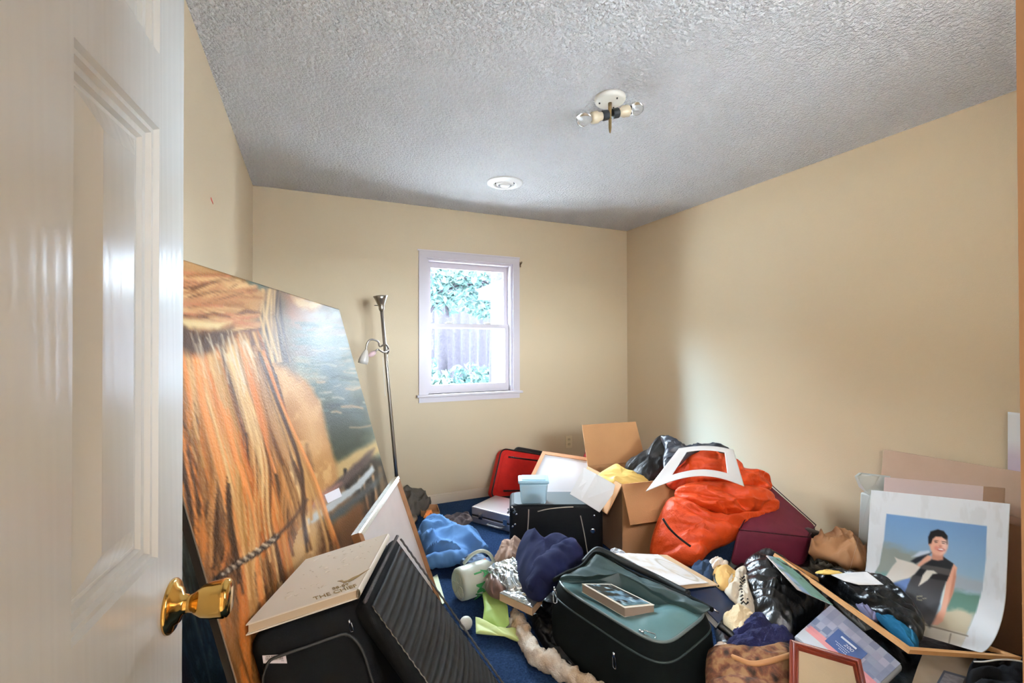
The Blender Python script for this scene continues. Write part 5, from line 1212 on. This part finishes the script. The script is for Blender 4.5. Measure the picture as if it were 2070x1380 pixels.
# floral bag
fb = thing('floral_bag', 'brown floral tapestry bag with tan trim in front of the navy fleece', 'bag')
def floral():
    ma = mat('floral_tapestry', (120, 78, 48), .85, bump=(400, .001, 2)); nt = ma.node_tree
    tc = nt.nodes.new('ShaderNodeTexCoord'); v = nt.nodes.new('ShaderNodeTexVoronoi'); v.inputs['Scale'].default_value = 26
    n = nt.nodes.new('ShaderNodeTexNoise'); n.inputs['Scale'].default_value = 40; n.inputs['Detail'].default_value = 6
    r = nt.nodes.new('ShaderNodeValToRGB'); e = r.color_ramp.elements
    e[0].position = .48; e[0].color = (*lin((40, 28, 22)), 1); e[1].position = .92; e[1].color = (*lin((140, 104, 68)), 1)
    x = e.new(.62); x.color = (*lin((76, 50, 34)), 1); x = e.new(.76); x.color = (*lin((112, 66, 44)), 1)
    mx = nt.nodes.new('ShaderNodeMath'); mx.operation = 'MULTIPLY_ADD'; mx.inputs[1].default_value = .55
    nt.links.new(tc.outputs['Object'], v.inputs['Vector']); nt.links.new(tc.outputs['Object'], n.inputs['Vector']); nt.links.new(v.outputs['Distance'], mx.inputs[0]); nt.links.new(n.outputs['Fac'], mx.inputs[2])
    nt.links.new(mx.outputs[0], r.inputs['Fac']); nt.links.new(r.outputs['Color'], nt.nodes['Principled BSDF'].inputs['Base Color']); return ma
pillow(TP((1428, 1330, 1.62), (1440, 1316, 1.66), (1490, 1322, 1.64), (1540, 1330, 1.62), (1600, 1316, 1.64), (1612, 1350, 1.56), (1610, 1420, 1.44), (1520, 1440, 1.40), (1436, 1420, 1.44), (1426, 1370, 1.53)), .06, .05, (.022, .12), (.008, .05), seed=47).build('body', floral(), fb, True)
MB().tube(catmull(TP((1458, 1318, 1.575), (1490, 1331, 1.535), (1520, 1341, 1.51), (1560, 1335, 1.515), (1604, 1322, 1.55)), 30, False), [.004]+[.009]*28+[.005], 8).build('trim', mat('tan_trim', (176, 128, 84), .5), fb, True)
soft('white_fluff', 'white tissue scraps on the top left edge of the floral bag', 'tissue', TP((1438, 1318, 1.62), (1448, 1308, 1.65), (1466, 1306, 1.66), (1486, 1318, 1.62), (1474, 1322, 1.60), (1456, 1316, 1.61)), mat('white_tissue', (222, 212, 200), .7), .012, .008, (.008, .03), (.006, .015), 48)
# kraft paper bag by the wall
soft('kraft_paper', 'crumpled brown kraft paper against the right wall behind the wooden frame', 'paper', TP((1634, 1116, 2.40), (1644, 1090, 2.48), (1660, 1084, 2.52), (1690, 1074, 2.54), (1712, 1084, 2.5), (1738, 1088, 2.46), (1752, 1112, 2.36), (1750, 1146, 2.2), (1716, 1140, 2.24), (1670, 1126, 2.34)), KRAFT, .05, .05, (.012, .10), (.010, .06), 49, sharp=True, pinch=(.04, .06))
# big thin wooden frame
wf2 = thing('wooden_frame', 'large thin bare wood frame lying over the black bin bags', 'frame')
BIRCH = mat('light_birch', (208, 158, 102), .5, var=(10, (190, 138, 84), .3))
A_ = Z(1566, 1117, .31); B_ = Z(1840, 1313, .205); C_ = Z(2066, 1328, .195); D_ = A_+(C_-B_); D_[2] = .10
frame_rails([A_, B_, C_, D_], .016, .016, BIRCH, wf2)
# black bin bags
soft('black_bin_bag', 'black bin bag bulging between the zigzag scarf and the checked package', 'bag', TP((1498, 1170, 2.16), (1508, 1138, 2.26), (1536, 1122, 2.32), (1560, 1128, 2.3), (1600, 1158, 2.2), (1640, 1192, 2.08), (1668, 1222, 1.98), (1640, 1246, 1.9), (1606, 1276, 1.82), (1600, 1300, 1.76), (1560, 1288, 1.78), (1534, 1258, 1.86), (1514, 1226, 1.96)), PLB, .09, .06, (.022, .08), (.016, .045), 50, direction=V3(.5, -.8, -.2))
soft('black_bin_bag', 'long folded black bin bag lying in front of the boy poster', 'bag', TP((1648, 1166, 2.16), (1690, 1158, 2.18), (1740, 1166, 2.12), (1786, 1172, 2.06), (1824, 1202, 1.96), (1858, 1236, 1.86), (1870, 1264, 1.80), (1858, 1292, 1.74), (1824, 1284, 1.78), (1784, 1258, 1.86), (1736, 1224, 1.96), (1690, 1190, 2.07)), PLB, .05, .05, (.022, .07), (.014, .04), 51, direction=V3(.4, -.85, -.1))
soft('teal_cloth', 'teal blue cloth poking out under the long black bin bag', 'cloth', TP((1770, 1244, 1.88), (1796, 1250, 1.86), (1830, 1274, 1.79), (1856, 1292, 1.72), (1852, 1316, 1.66), (1836, 1308, 1.70), (1806, 1282, 1.78)), FAB('teal_cotton', (30, 104, 138), (24, 84, 116)), .03, .02, (.01, .05), (.008, .03), 52)
soft('lilac_cloth', 'small lilac and grey cloth above the wooden frame rail', 'cloth', TP((1730, 1222, 1.97), (1744, 1218, 1.98), (1768, 1238, 1.92), (1776, 1254, 1.87), (1756, 1248, 1.89)), FAB('lilac_cotton', (140, 136, 166), (112, 110, 136)), .02, .015, (.008, .04), (.006, .02), 53)
soft('grey_mat', 'grey ribbed mat strip between the checked package and the wooden rail', 'mat', TP((1684, 1214, 1.97), (1704, 1218, 1.95), (1738, 1244, 1.86), (1768, 1268, 1.79), (1750, 1274, 1.77), (1716, 1246, 1.84)), mat('grey_rib', (104, 102, 98), .9, bump=(160, .003, 3)), .008, .02, (.004, .02), (.003, .02), 54, sharp=True)
# picture sheet in teal and blue
ps = thing('art_print', 'blue and teal print leaning on the black bin bag beside the wooden rail', 'print')
pq = TP((1549, 1122, 2.12), (1580, 1128, 2.14), (1684, 1222, 1.83), (1612, 1190, 1.83))
nu, nv = 30, 50
U, Vv = np.meshgrid(np.linspace(0, 1, nu), np.linspace(0, 1, nv)); Gp = bil([pq[0], pq[1], pq[2], pq[3]], U, Vv)
pp = Paint(U.ravel(), Vv.ravel(), (98, 160, 150)); pp.mix(np.clip((.42-U.ravel())*9, 0, 1), (142, 178, 216)); pp.mix(np.clip((.16-U.ravel())*14, 0, 1), (216, 206, 206)); pp.mix(np.clip((fbm2(U.ravel()*5, Vv.ravel()*9)-.5)*5, 0, .6), (70, 128, 112))
paint_mesh('sheet', Gp.reshape(-1, 3), nu, nv, pp.c, painted_mat('satin_print', .35), ps, .004)
# white scrap and yellow paper
tag(slab(TP((1680, 1161, 1.98), (1712, 1157, 2.0), (1752, 1155, 1.98), (1786, 1181, 1.88), (1736, 1181, 1.9), (1706, 1173, 1.93)), .002).build('white_scrap', mat('white_card', (230, 230, 230), .5)), 'torn white paper scrap on top of the long black bin bag', 'paper')
soft('yellow_scrap', 'yellow paper scrap under the wooden frame near the kraft paper', 'paper', TP((1648, 1158, 2.12), (1668, 1152, 2.14), (1690, 1154, 2.12), (1706, 1160, 2.08), (1680, 1160, 2.08)), mat('yellow_scrap', (226, 190, 104), .6), .006, .006, (.004, .03), (.003, .02), 55)
# checked package
cp = thing('checked_package', 'flat plastic package with blue check pattern and a blue number label', 'package')
cq_ = [T(1604, 1284, 1.74), T(1679, 1218, 1.88), T(1826, 1343, 1.62), T(1752, 1414, 1.49)]
nc = unit(np.cross(cq_[1]-cq_[0], cq_[3]-cq_[0])); nc = nc if nc@(EYE-cq_[0]) > 0 else -nc
MB().hexa([q-nc*.03 for q in cq_], [q-nc*.002 for q in cq_]).build('contents', mat('clear_wrap', (176, 180, 186), .25, spec=.5), cp, True, bevel=.010)
nu, nv = 90, 130
U, Vv = np.meshgrid(np.linspace(.02, .98, nu), np.linspace(.02, .98, nv))
Gc = bil([cq_[0], cq_[1], cq_[2], cq_[3]], U, Vv)+nc*(.0005+.005*np.sin(math.pi*U)*np.sin(math.pi*Vv)+.002*fbm2(U*6, Vv*8))[..., None]
u, v = U.ravel(), Vv.ravel(); pk = Paint(u, v, (168, 176, 196))
ch = ((np.floor(u*7.2)+np.floor(v*11)) % 2); pk.mix(ch*.85, (128, 142, 172)); pk.mix(np.clip((vn2(np.floor(u*7.2)*7.7, np.floor(v*11)*3.3)-.4)*1.4, 0, .6), (190, 184, 204)); pk.mix(np.clip((vn2(np.floor(u*7.2)*2.7+40, np.floor(v*11)*5.3)-.55)*2, 0, .55), (108, 124, 156))
pk.mix(((u < .30)*(v < .9))*.95, (214, 222, 230)); pk.mix((u > .22)*(u < .36)*np.clip((v-.02)*20, 0, 1)*.9, (226, 146, 150))
paint_mesh('check_print', Gc.reshape(-1, 3), nu, nv, pk.c, painted_mat('plastic_print', .28, coat=.3), cp, .001)
lb = [bil(cq_, np.array(uu), np.array(vv))+nc*.0075 for uu, vv in ((.30, .30), (.66, .30), (.66, .70), (.30, .70))]
lbo = slab(lb, .002, nc).build('blue_label', mat('label_blue', (78, 104, 156), .4), cp)
WL = mat('white_print', (222, 226, 232), .5)
e1_, e2_ = unit(lb[3]-lb[0]), unit(lb[1]-lb[0])
nlt = np.cross(e1_, e2_)
s_e2 = e2_ if nlt@nc > 0 else -e2_
lw_, lh_ = np.linalg.norm(lb[3]-lb[0]), np.linalg.norm(lb[1]-lb[0])
P0 = lb[0]+nc*.0006
slab([P0+e1_*lw_*a_+e2_*lh_*b__ for a_, b__ in ((.22, .80), (.74, .80), (.74, .70), (.22, .70))], .0004, nc).build('white_bar', WL, lbo)
text('lettering', '200', lh_*.22, P0+e1_*lw_*.42+e2_*lh_*.46, e1_, s_e2, WL, lbo, .0002)
for row_, (x0_, n_w) in enumerate(((.20, 9), (.28, 7), (.40, 5))):
    b = MB()
    for k in range(n_w):
        q0 = P0+e1_*lw_*(x0_+k*.055)+e2_*lh_*(.34-.10*row_)
        b.add([q0, q0+e1_*lw_*.038, q0+e1_*lw_*.038+e2_*lh_*.035, q0+e2_*lh_*.035], [(0, 1, 2, 3)])
    b.build('faint_text_line', WL, lbo)
# mahogany frame in front
mf = thing('mahogany_frame', 'small mahogany picture frame showing its beige backing, in front of the checked package', 'frame')
MAH = mat('mahogany', (128, 50, 30), .28, var=(12, (104, 38, 24), .3), coat=.4)
mq4 = TP((1597, 1291, 1.52), (1741, 1331, 1.44), (1766, 1446, 1.33), (1596, 1436, 1.36))
inner, nm_ = frame_rails(mq4, .026, .018, MAH, mf, 'rail', [(0, -1.2), (0, -.2), (.10, .15), (.30, .05), (.42, .3), (.55, .3), (.68, .0), (.82, .1), (1, -.3), (1, -1.2)])
slab([q-nm_*.008 for q in inner], .006, nm_).build('backing', mat('beige_felt', (186, 168, 138), .9, bump=(700, .0008, 2)), mf)

# ------------------------------------------------------------------ poster and cardboard by the right wall
cs = thing('cardboard_sheet', 'tall pale cardboard sheet leaning on the right wall behind the poster', 'cardboard')
KP = mat('pale_cardboard', (190, 162, 140), .8, var=(5, (176, 148, 126), .3))
a, c = Xp(1786, 908, 2.845), Xp(2072, 955, 2.845); ext = unit(c-a); c2_ = c+ext*.35
MB().hexa([V3(2.74, a[1], .005), V3(2.74, c2_[1], .005), V3(2.746, c2_[1], .005), V3(2.746, a[1], .005)], [a, c2_, c2_+V3(.006, 0, 0), a+V3(.006, 0, 0)]).build('sheet', KP, cs)
cs2 = thing('folded_cardboard', 'folded lighter cardboard panel between the poster and the taller sheet', 'cardboard')
a, c = Xp(1788, 964, 2.72), Xp(1988, 983, 2.72)
MB().hexa([V3(2.64, a[1], .005), V3(2.64, c[1], .005), V3(2.645, c[1], .005), V3(2.645, a[1], .005)], [a, c, c+V3(.005, 0, 0), a+V3(.005, 0, 0)]).build('front', mat('mauve_cardboard', (196, 174, 166), .8), cs2)
MB().hexa([V3(2.645, c[1], .005), V3(2.725, c[1]-.05, .005), V3(2.73, c[1]-.045, .005), V3(2.65, c[1]+.005, .005)], [c, V3(c[0]+.055, c[1]-.05, c[2]), V3(c[0]+.06, c[1]-.045, c[2]), c+V3(.005, .005, 0)]).build('return_flap', KP, cs2)
bxr = thing('cardboard_carton', 'closed brown cardboard carton behind the right edge of the poster', 'box')
MB().hexa([(2.50, .50, .004), (2.63, .50, .004), (2.63, .93, .004), (2.50, .93, .004)], [(2.50, .50, .60), (2.63, .50, .60), (2.63, .93, .60), (2.50, .93, .60)]).build('body', mat('dark_cardboard', (122, 84, 56), .8, var=(4, (104, 70, 46), .3)), bxr, bevel=.004)
MB().hexa([(2.499, .70, .605), (2.631, .70, .605), (2.631, .76, .605), (2.499, .76, .605)], [(2.499, .70, .6065), (2.631, .70, .6065), (2.631, .76, .6065), (2.499, .76, .6065)]).build('tape', mat('brown_tape', (150, 112, 76), .3), bxr)
wp = thing('purple_print', 'white sheet with a lilac corner standing against the right wall at the frame edge', 'print')
nu, nv = 20, 30
U, Vv = np.meshgrid(np.linspace(0, 1, nu), np.linspace(0, 1, nv)); a, c = Xp(2037, 832, 2.866), Xp(2033, 962, 2.862)
Gw = bil([a, V3(2.866, a[1]-.34, a[2]), V3(2.858, a[1]-.34, .64), V3(2.858, a[1], .64)], U, Vv)
pw = Paint(U.ravel(), Vv.ravel(), (222, 222, 222)); pw.mix(np.clip((np.hypot(U.ravel()*.8, (1-Vv.ravel()*1.2))-.25)*-2+U.ravel()*1.8, 0, .9), (196, 168, 190)); pw.mix(np.clip((Vv.ravel()-.35)*3, 0, .6), (188, 166, 186))
paint_mesh('sheet', Gw.reshape(-1, 3), nu, nv, pw.c, painted_mat('satin_print', .35), wp, .003)
tb = thing('plastic_tub', 'pale translucent plastic tub lid showing left of the cardboard sheet', 'tub')
t0 = T(1760, 978, 2.40)
tqd = TP((1733, 962, 2.46), (1742, 955, 2.48), (1800, 962, 2.40), (1800, 1010, 2.36), (1768, 1006, 2.40), (1742, 984, 2.45))
slab(tqd, .015).build('lid', mat('pale_plastic', (212, 218, 214), .3, trans=.3), tb)
q = sum(tqd)/6; MB().hexa([V3(q[0]-.05, q[1]-.07, .004), V3(q[0]+.06, q[1]-.07, .004), V3(q[0]+.06, q[1]+.06, .004), V3(q[0]-.05, q[1]+.06, .004)], [V3(q[0]-.02, q[1]-.07, q[2]-.05), V3(q[0]+.06, q[1]-.07, q[2]-.05), V3(q[0]+.06, q[1]+.05, q[2]-.05), V3(q[0]-.02, q[1]+.05, q[2]-.05)]).build('tub', MATS['pale_plastic'], tb, True, bevel=.01)

po = thing('boy_poster', 'large curled photo poster of a smiling boy in a dark sleeveless top', 'poster')
TLp, TRp = T(1761, 990, 2.17), T(2042, 1018, 1.755)
eh = unit(V3(TRp[0]-TLp[0], TRp[1]-TLp[1], 0)); fh = V3(eh[1], -eh[0], 0); fh = fh if fh@(-TLp) > 0 else -fh
nu, nv = 150, 190; L0 = .33; ph0 = math.radians(8); R_ = .193; Ltot = L0+R_*math.radians(92)
U, S = np.meshgrid(np.linspace(0, 1, nu), np.linspace(0, Ltot, nv))
off = np.where(S < L0, S*math.sin(ph0), 0.0); drp = np.where(S < L0, S*math.cos(ph0), 0.0)
an = ph0+np.maximum(S-L0, 0)/R_
off = np.where(S >= L0, L0*math.sin(ph0)+R_*(math.cos(ph0)-np.cos(an)), off); drp = np.where(S >= L0, L0*math.cos(ph0)+R_*(np.sin(an)-math.sin(ph0)), drp)
Gq2 = (TLp[None, None]*(1-U[..., None])+TRp[None, None]*U[..., None])+fh*off[..., None]-V3(0, 0, 1)*drp[..., None]
Gq2 = Gq2+fh*(.012*np.sin(math.pi*U)*(S/Ltot))[..., None]
g = Gq2.reshape(-1, 3); d = g-EYE; zc = d@_fw; X = W_PX/2+FPX*(d@_rt)/zc; Y = H_PX/2-FPX*(d@_up)/zc
pb_ = Paint(X, Y, (226, 228, 230))
pic = [(1792, 1038), (1995, 1063), (1993, 1130), (1986, 1190), (1973, 1236), (1952, 1287), (1900, 1400), (1600, 1400), (1745, 1200), (1778, 1140), (1787, 1090)]
insd = np.clip(.5+np.where(pb_.inside(pic), 1, -1)*pb_.dist(pic)/2.0, 0, 1); W = lambda zx, zy: (1780+zx/4.93, 1020+zy/4.93)
yy = np.clip((Y-1040-(X-1792)*.12)/130, 0, 1)
skyc = np.array([112, 150, 192])[None]*(1-yy[:, None])+np.array([164, 190, 204])[None]*yy[:, None]
pb_.mix(insd, skyc)
nz = fbm2(X/14, Y/9)
m_ = lambda P, c, f=2.0, ns=None: pb_.mix(insd*np.clip(.5+(np.where(pb_.inside(P), 1, -1)*pb_.dist(P)+(0 if ns is None else ns*(nz-.45)*2))/f/2, 0, 1), c)
m_([(1780, 1096), (1830, 1110), (1862, 1124), (1850, 1180), (1740, 1190)], (150, 156, 146), 8, 8)
m_([(1740, 1158), (1800, 1160), (1790, 1180), (1740, 1190)], (104, 158, 150), 6, 6)
m_([(1925, 1160), (1996, 1176), (1990, 1200), (1925, 1190)], (168, 178, 186), 6, 4)
m_([(1922, 1192), (1992, 1204), (1974, 1242), (1905, 1250)], (98, 138, 122), 5, 5)
m_([(1905, 1236), (1935, 1228), (1968, 1240), (1952, 1300), (1700, 1300), (1860, 1250)], (196, 184, 156), 5, 6)
m_([(1868, 1262), (1960, 1284), (1952, 1400), (1600, 1400), (1840, 1280)], (216, 210, 196), 3, 2)
for P in ([(1868, 1262), (1900, 1270), (1956, 1285)], [(1922, 1281), (1918, 1300)]): pb_.stroke(P, 1.2, (110, 98, 80), 1.2, .9)
SK = (222, 164, 138)
w = lambda L: [W(*q) for q in L]
pb_.poly(w([(70, 800), (290, 725), (330, 800), (225, 925), (200, 900)]), (96, 122, 172), 1.5)
pb_.poly(w([(300, 560), (430, 480), (520, 470), (440, 540), (350, 585)]), (34, 36, 44), 1.5)
pb_.poly(w([(310, 520), (390, 465), (480, 455), (500, 480), (380, 515)]), (206, 216, 226), 2)
pb_.poly(w([(725, 585), (765, 625), (745, 730), (722, 880), (670, 1000), (645, 1090), (620, 1160), (570, 1198), (510, 1195), (505, 1170), (545, 1110), (598, 1050), (625, 930), (655, 760), (690, 670)]), SK, 1.5)
pb_.poly(w([(740, 640), (752, 720), (722, 880), (670, 1010), (690, 880), (715, 760)]), (190, 126, 100), 2)
pb_.poly(w([(600, 985), (640, 770), (655, 765), (625, 930), (605, 1010)]), (206, 212, 206), 1)
pb_.poly(w([(510, 540), (625, 515), (665, 545), (728, 585), (690, 690), (655, 760), (612, 880), (588, 985), (540, 1120), (490, 1215), (430, 1150), (330, 1040), (222, 930), (270, 800), (320, 700), (390, 620), (430, 580)]), (66, 64, 66), 1.2)
pb_.poly(w([(510, 545), (625, 520), (725, 590), (700, 640), (560, 620), (430, 590)]), (38, 38, 42), 1.5)
pb_.poly(w([(425, 600), (560, 615), (695, 645), (684, 705), (560, 680), (400, 630)]), (88, 84, 82), 1)
pb_.poly(w([(390, 635), (560, 682), (682, 708), (660, 760), (560, 745), (340, 700)]), (28, 28, 32), 1.5)
pb_.poly(w([(430, 1040), (580, 985), (540, 1120), (490, 1215), (440, 1150), (400, 1100)]), (48, 46, 50), 5)
pb_.poly(w([(355, 610), (420, 540), (470, 500), (512, 515), (500, 548), (440, 585), (385, 622)]), SK, 1.5)
pb_.poly(w([(140, 520), (180, 540), (270, 565), (330, 585), (398, 622), (340, 690), (280, 730), (180, 752), (60, 795), (0, 750), (60, 700), (120, 610), (160, 565)]), (222, 212, 200), 1.2)
pb_.poly(w([(460, 650), (530, 655), (570, 685), (520, 690), (470, 750), (375, 812), (400, 760), (420, 700)]), (222, 214, 200), 1.0)
pb_.stroke(w([(415, 910), (365, 912), (362, 945), (410, 950)]), .9, (176, 170, 140), .8)
pb_.stroke(w([(420, 935), (455, 930)]), .7, (160, 154, 130), .8)
pb_.poly(w([(515, 450), (628, 480), (622, 548), (570, 556), (512, 545)]), (196, 136, 112), 1.5)
pb_.ell(*W(582, 400), 18.2, 21.5, SK, .12, .12)
pb_.ell(*W(492, 385), 3.0, 5.0, (206, 146, 122), .3)
pb_.poly(w([(478, 390), (476, 320), (500, 265), (570, 244), (630, 262), (668, 310), (668, 390), (655, 400), (650, 350), (610, 318), (550, 315), (520, 340), (505, 385)]), (26, 22, 24), 1.2)
pb_.poly(w([(600, 345), (660, 350), (662, 420), (640, 480), (600, 495), (620, 440)]), (236, 190, 172), 4)
for (x, y, rx, ry, c) in ((552, 374, 3.6, .9, (70, 48, 42)), (626, 384, 3.0, .9, (70, 48, 42)), (550, 358, 5.4, .8, (60, 42, 38)), (630, 368, 4.4, .8, (60, 42, 38)), (596, 412, 3.2, 2.0, (200, 130, 112)), (600, 446, 8.0, 3.2, (176, 84, 80)), (601, 444, 5.6, 1.5, (244, 238, 232)), (555, 430, 4, 4, (214, 138, 120))):
    pb_.ell(*W(x, y), rx, ry, c, .35, .12)
# border wear
pb_.mix((insd < .5)*np.clip((fbm2(X/16, Y/40)-.5)*3, 0, .35), (206, 204, 202))
paint_mesh('print', g, nu, nv, pb_.c, painted_mat('photo_print', .38), po, .0012)

# ------------------------------------------------------------------ bottom right corner
tag(slab(ZP((1866, 1318, .12), (1990, 1316, .12), (2004, 1344, .12), (1966, 1372, .12), (1962, 1420, .11), (1830, 1420, .11), (1856, 1344, .12)), .004, V3(0, 0, 1)).build('cardboard_scrap', mat('grey_cardboard', (176, 158, 134), .8, var=(8, (152, 134, 112), .3))), 'torn grey brown cardboard scrap below the curled end of the boy poster', 'cardboard')
gc = thing('grey_card', 'small grey card with a dark border on the torn cardboard scrap', 'card')
gq = ZP((1908, 1354, .126), (1957, 1368, .126), (1938, 1412, .126), (1880, 1404, .126))
slab(gq, .002, V3(0, 0, 1)).build('border', mat('slate_border', (76, 80, 96), .5), gc)
gcn = sum(gq)/4
slab([gcn+(q-gcn)*.80+V3(0, 0, .001) for q in gq], .001, V3(0, 0, 1)).build('face', mat('grey_face', (150, 148, 150), .6, var=(60, (120, 118, 122), .15)), gc)
soft('black_cloth_heap', 'dark black cloth heap at the corner below the wooden frame', 'cloth', TP((1966, 1342, 1.66), (1990, 1330, 1.70), (2040, 1332, 1.68), (2090, 1335, 1.66), (2110, 1420, 1.48), (1990, 1420, 1.48), (1952, 1390, 1.54)), FAB('black_cotton', (20, 21, 24), (28, 29, 32)), .04, .05, (.016, .08), (.008, .04), 60)
tag(MB().tube(catmull(TP((1968, 1337, 1.60), (1990, 1337, 1.585), (2020, 1333, 1.57), (2050, 1334, 1.56), (2085, 1341, 1.55)), 30, False), .0028, 8).build('white_cable', mat('white_cord', (206, 204, 198), .5), None, True), 'thin white cable on the black cloth heap below the wooden frame', 'cable')  # white cable trailing over the heap

# ------------------------------------------------------------------ put every origin at the base of its thing
bpy.context.view_layer.update()
def descend(o):
    for c in o.children:
        yield c; yield from descend(c)
for o in [o for o in COL.objects if o.parent is None and o.type in ('EMPTY', 'MESH')]:
    ms = [x for x in [o]+list(descend(o)) if x.type == 'MESH' and len(x.data.vertices)]
    if not ms: continue
    co = np.concatenate([np.array([v.co for v in x.data.vertices]) if len(x.data.vertices) < 60 else np.frombuffer(np.array([0.0]*0)) if False else (lambda a: (x.data.vertices.foreach_get('co', a), a.reshape(-1, 3))[1])(np.empty(len(x.data.vertices)*3)) for x in ms])
    lo, hi = co.min(0), co.max(0); L0 = Vector(((lo[0]+hi[0])/2, (lo[1]+hi[1])/2, lo[2]))
    for x in ms: x.data.transform(Matrix.Translation(-L0)); x.data.update()
    o.location = L0
bpy.context.view_layer.update()
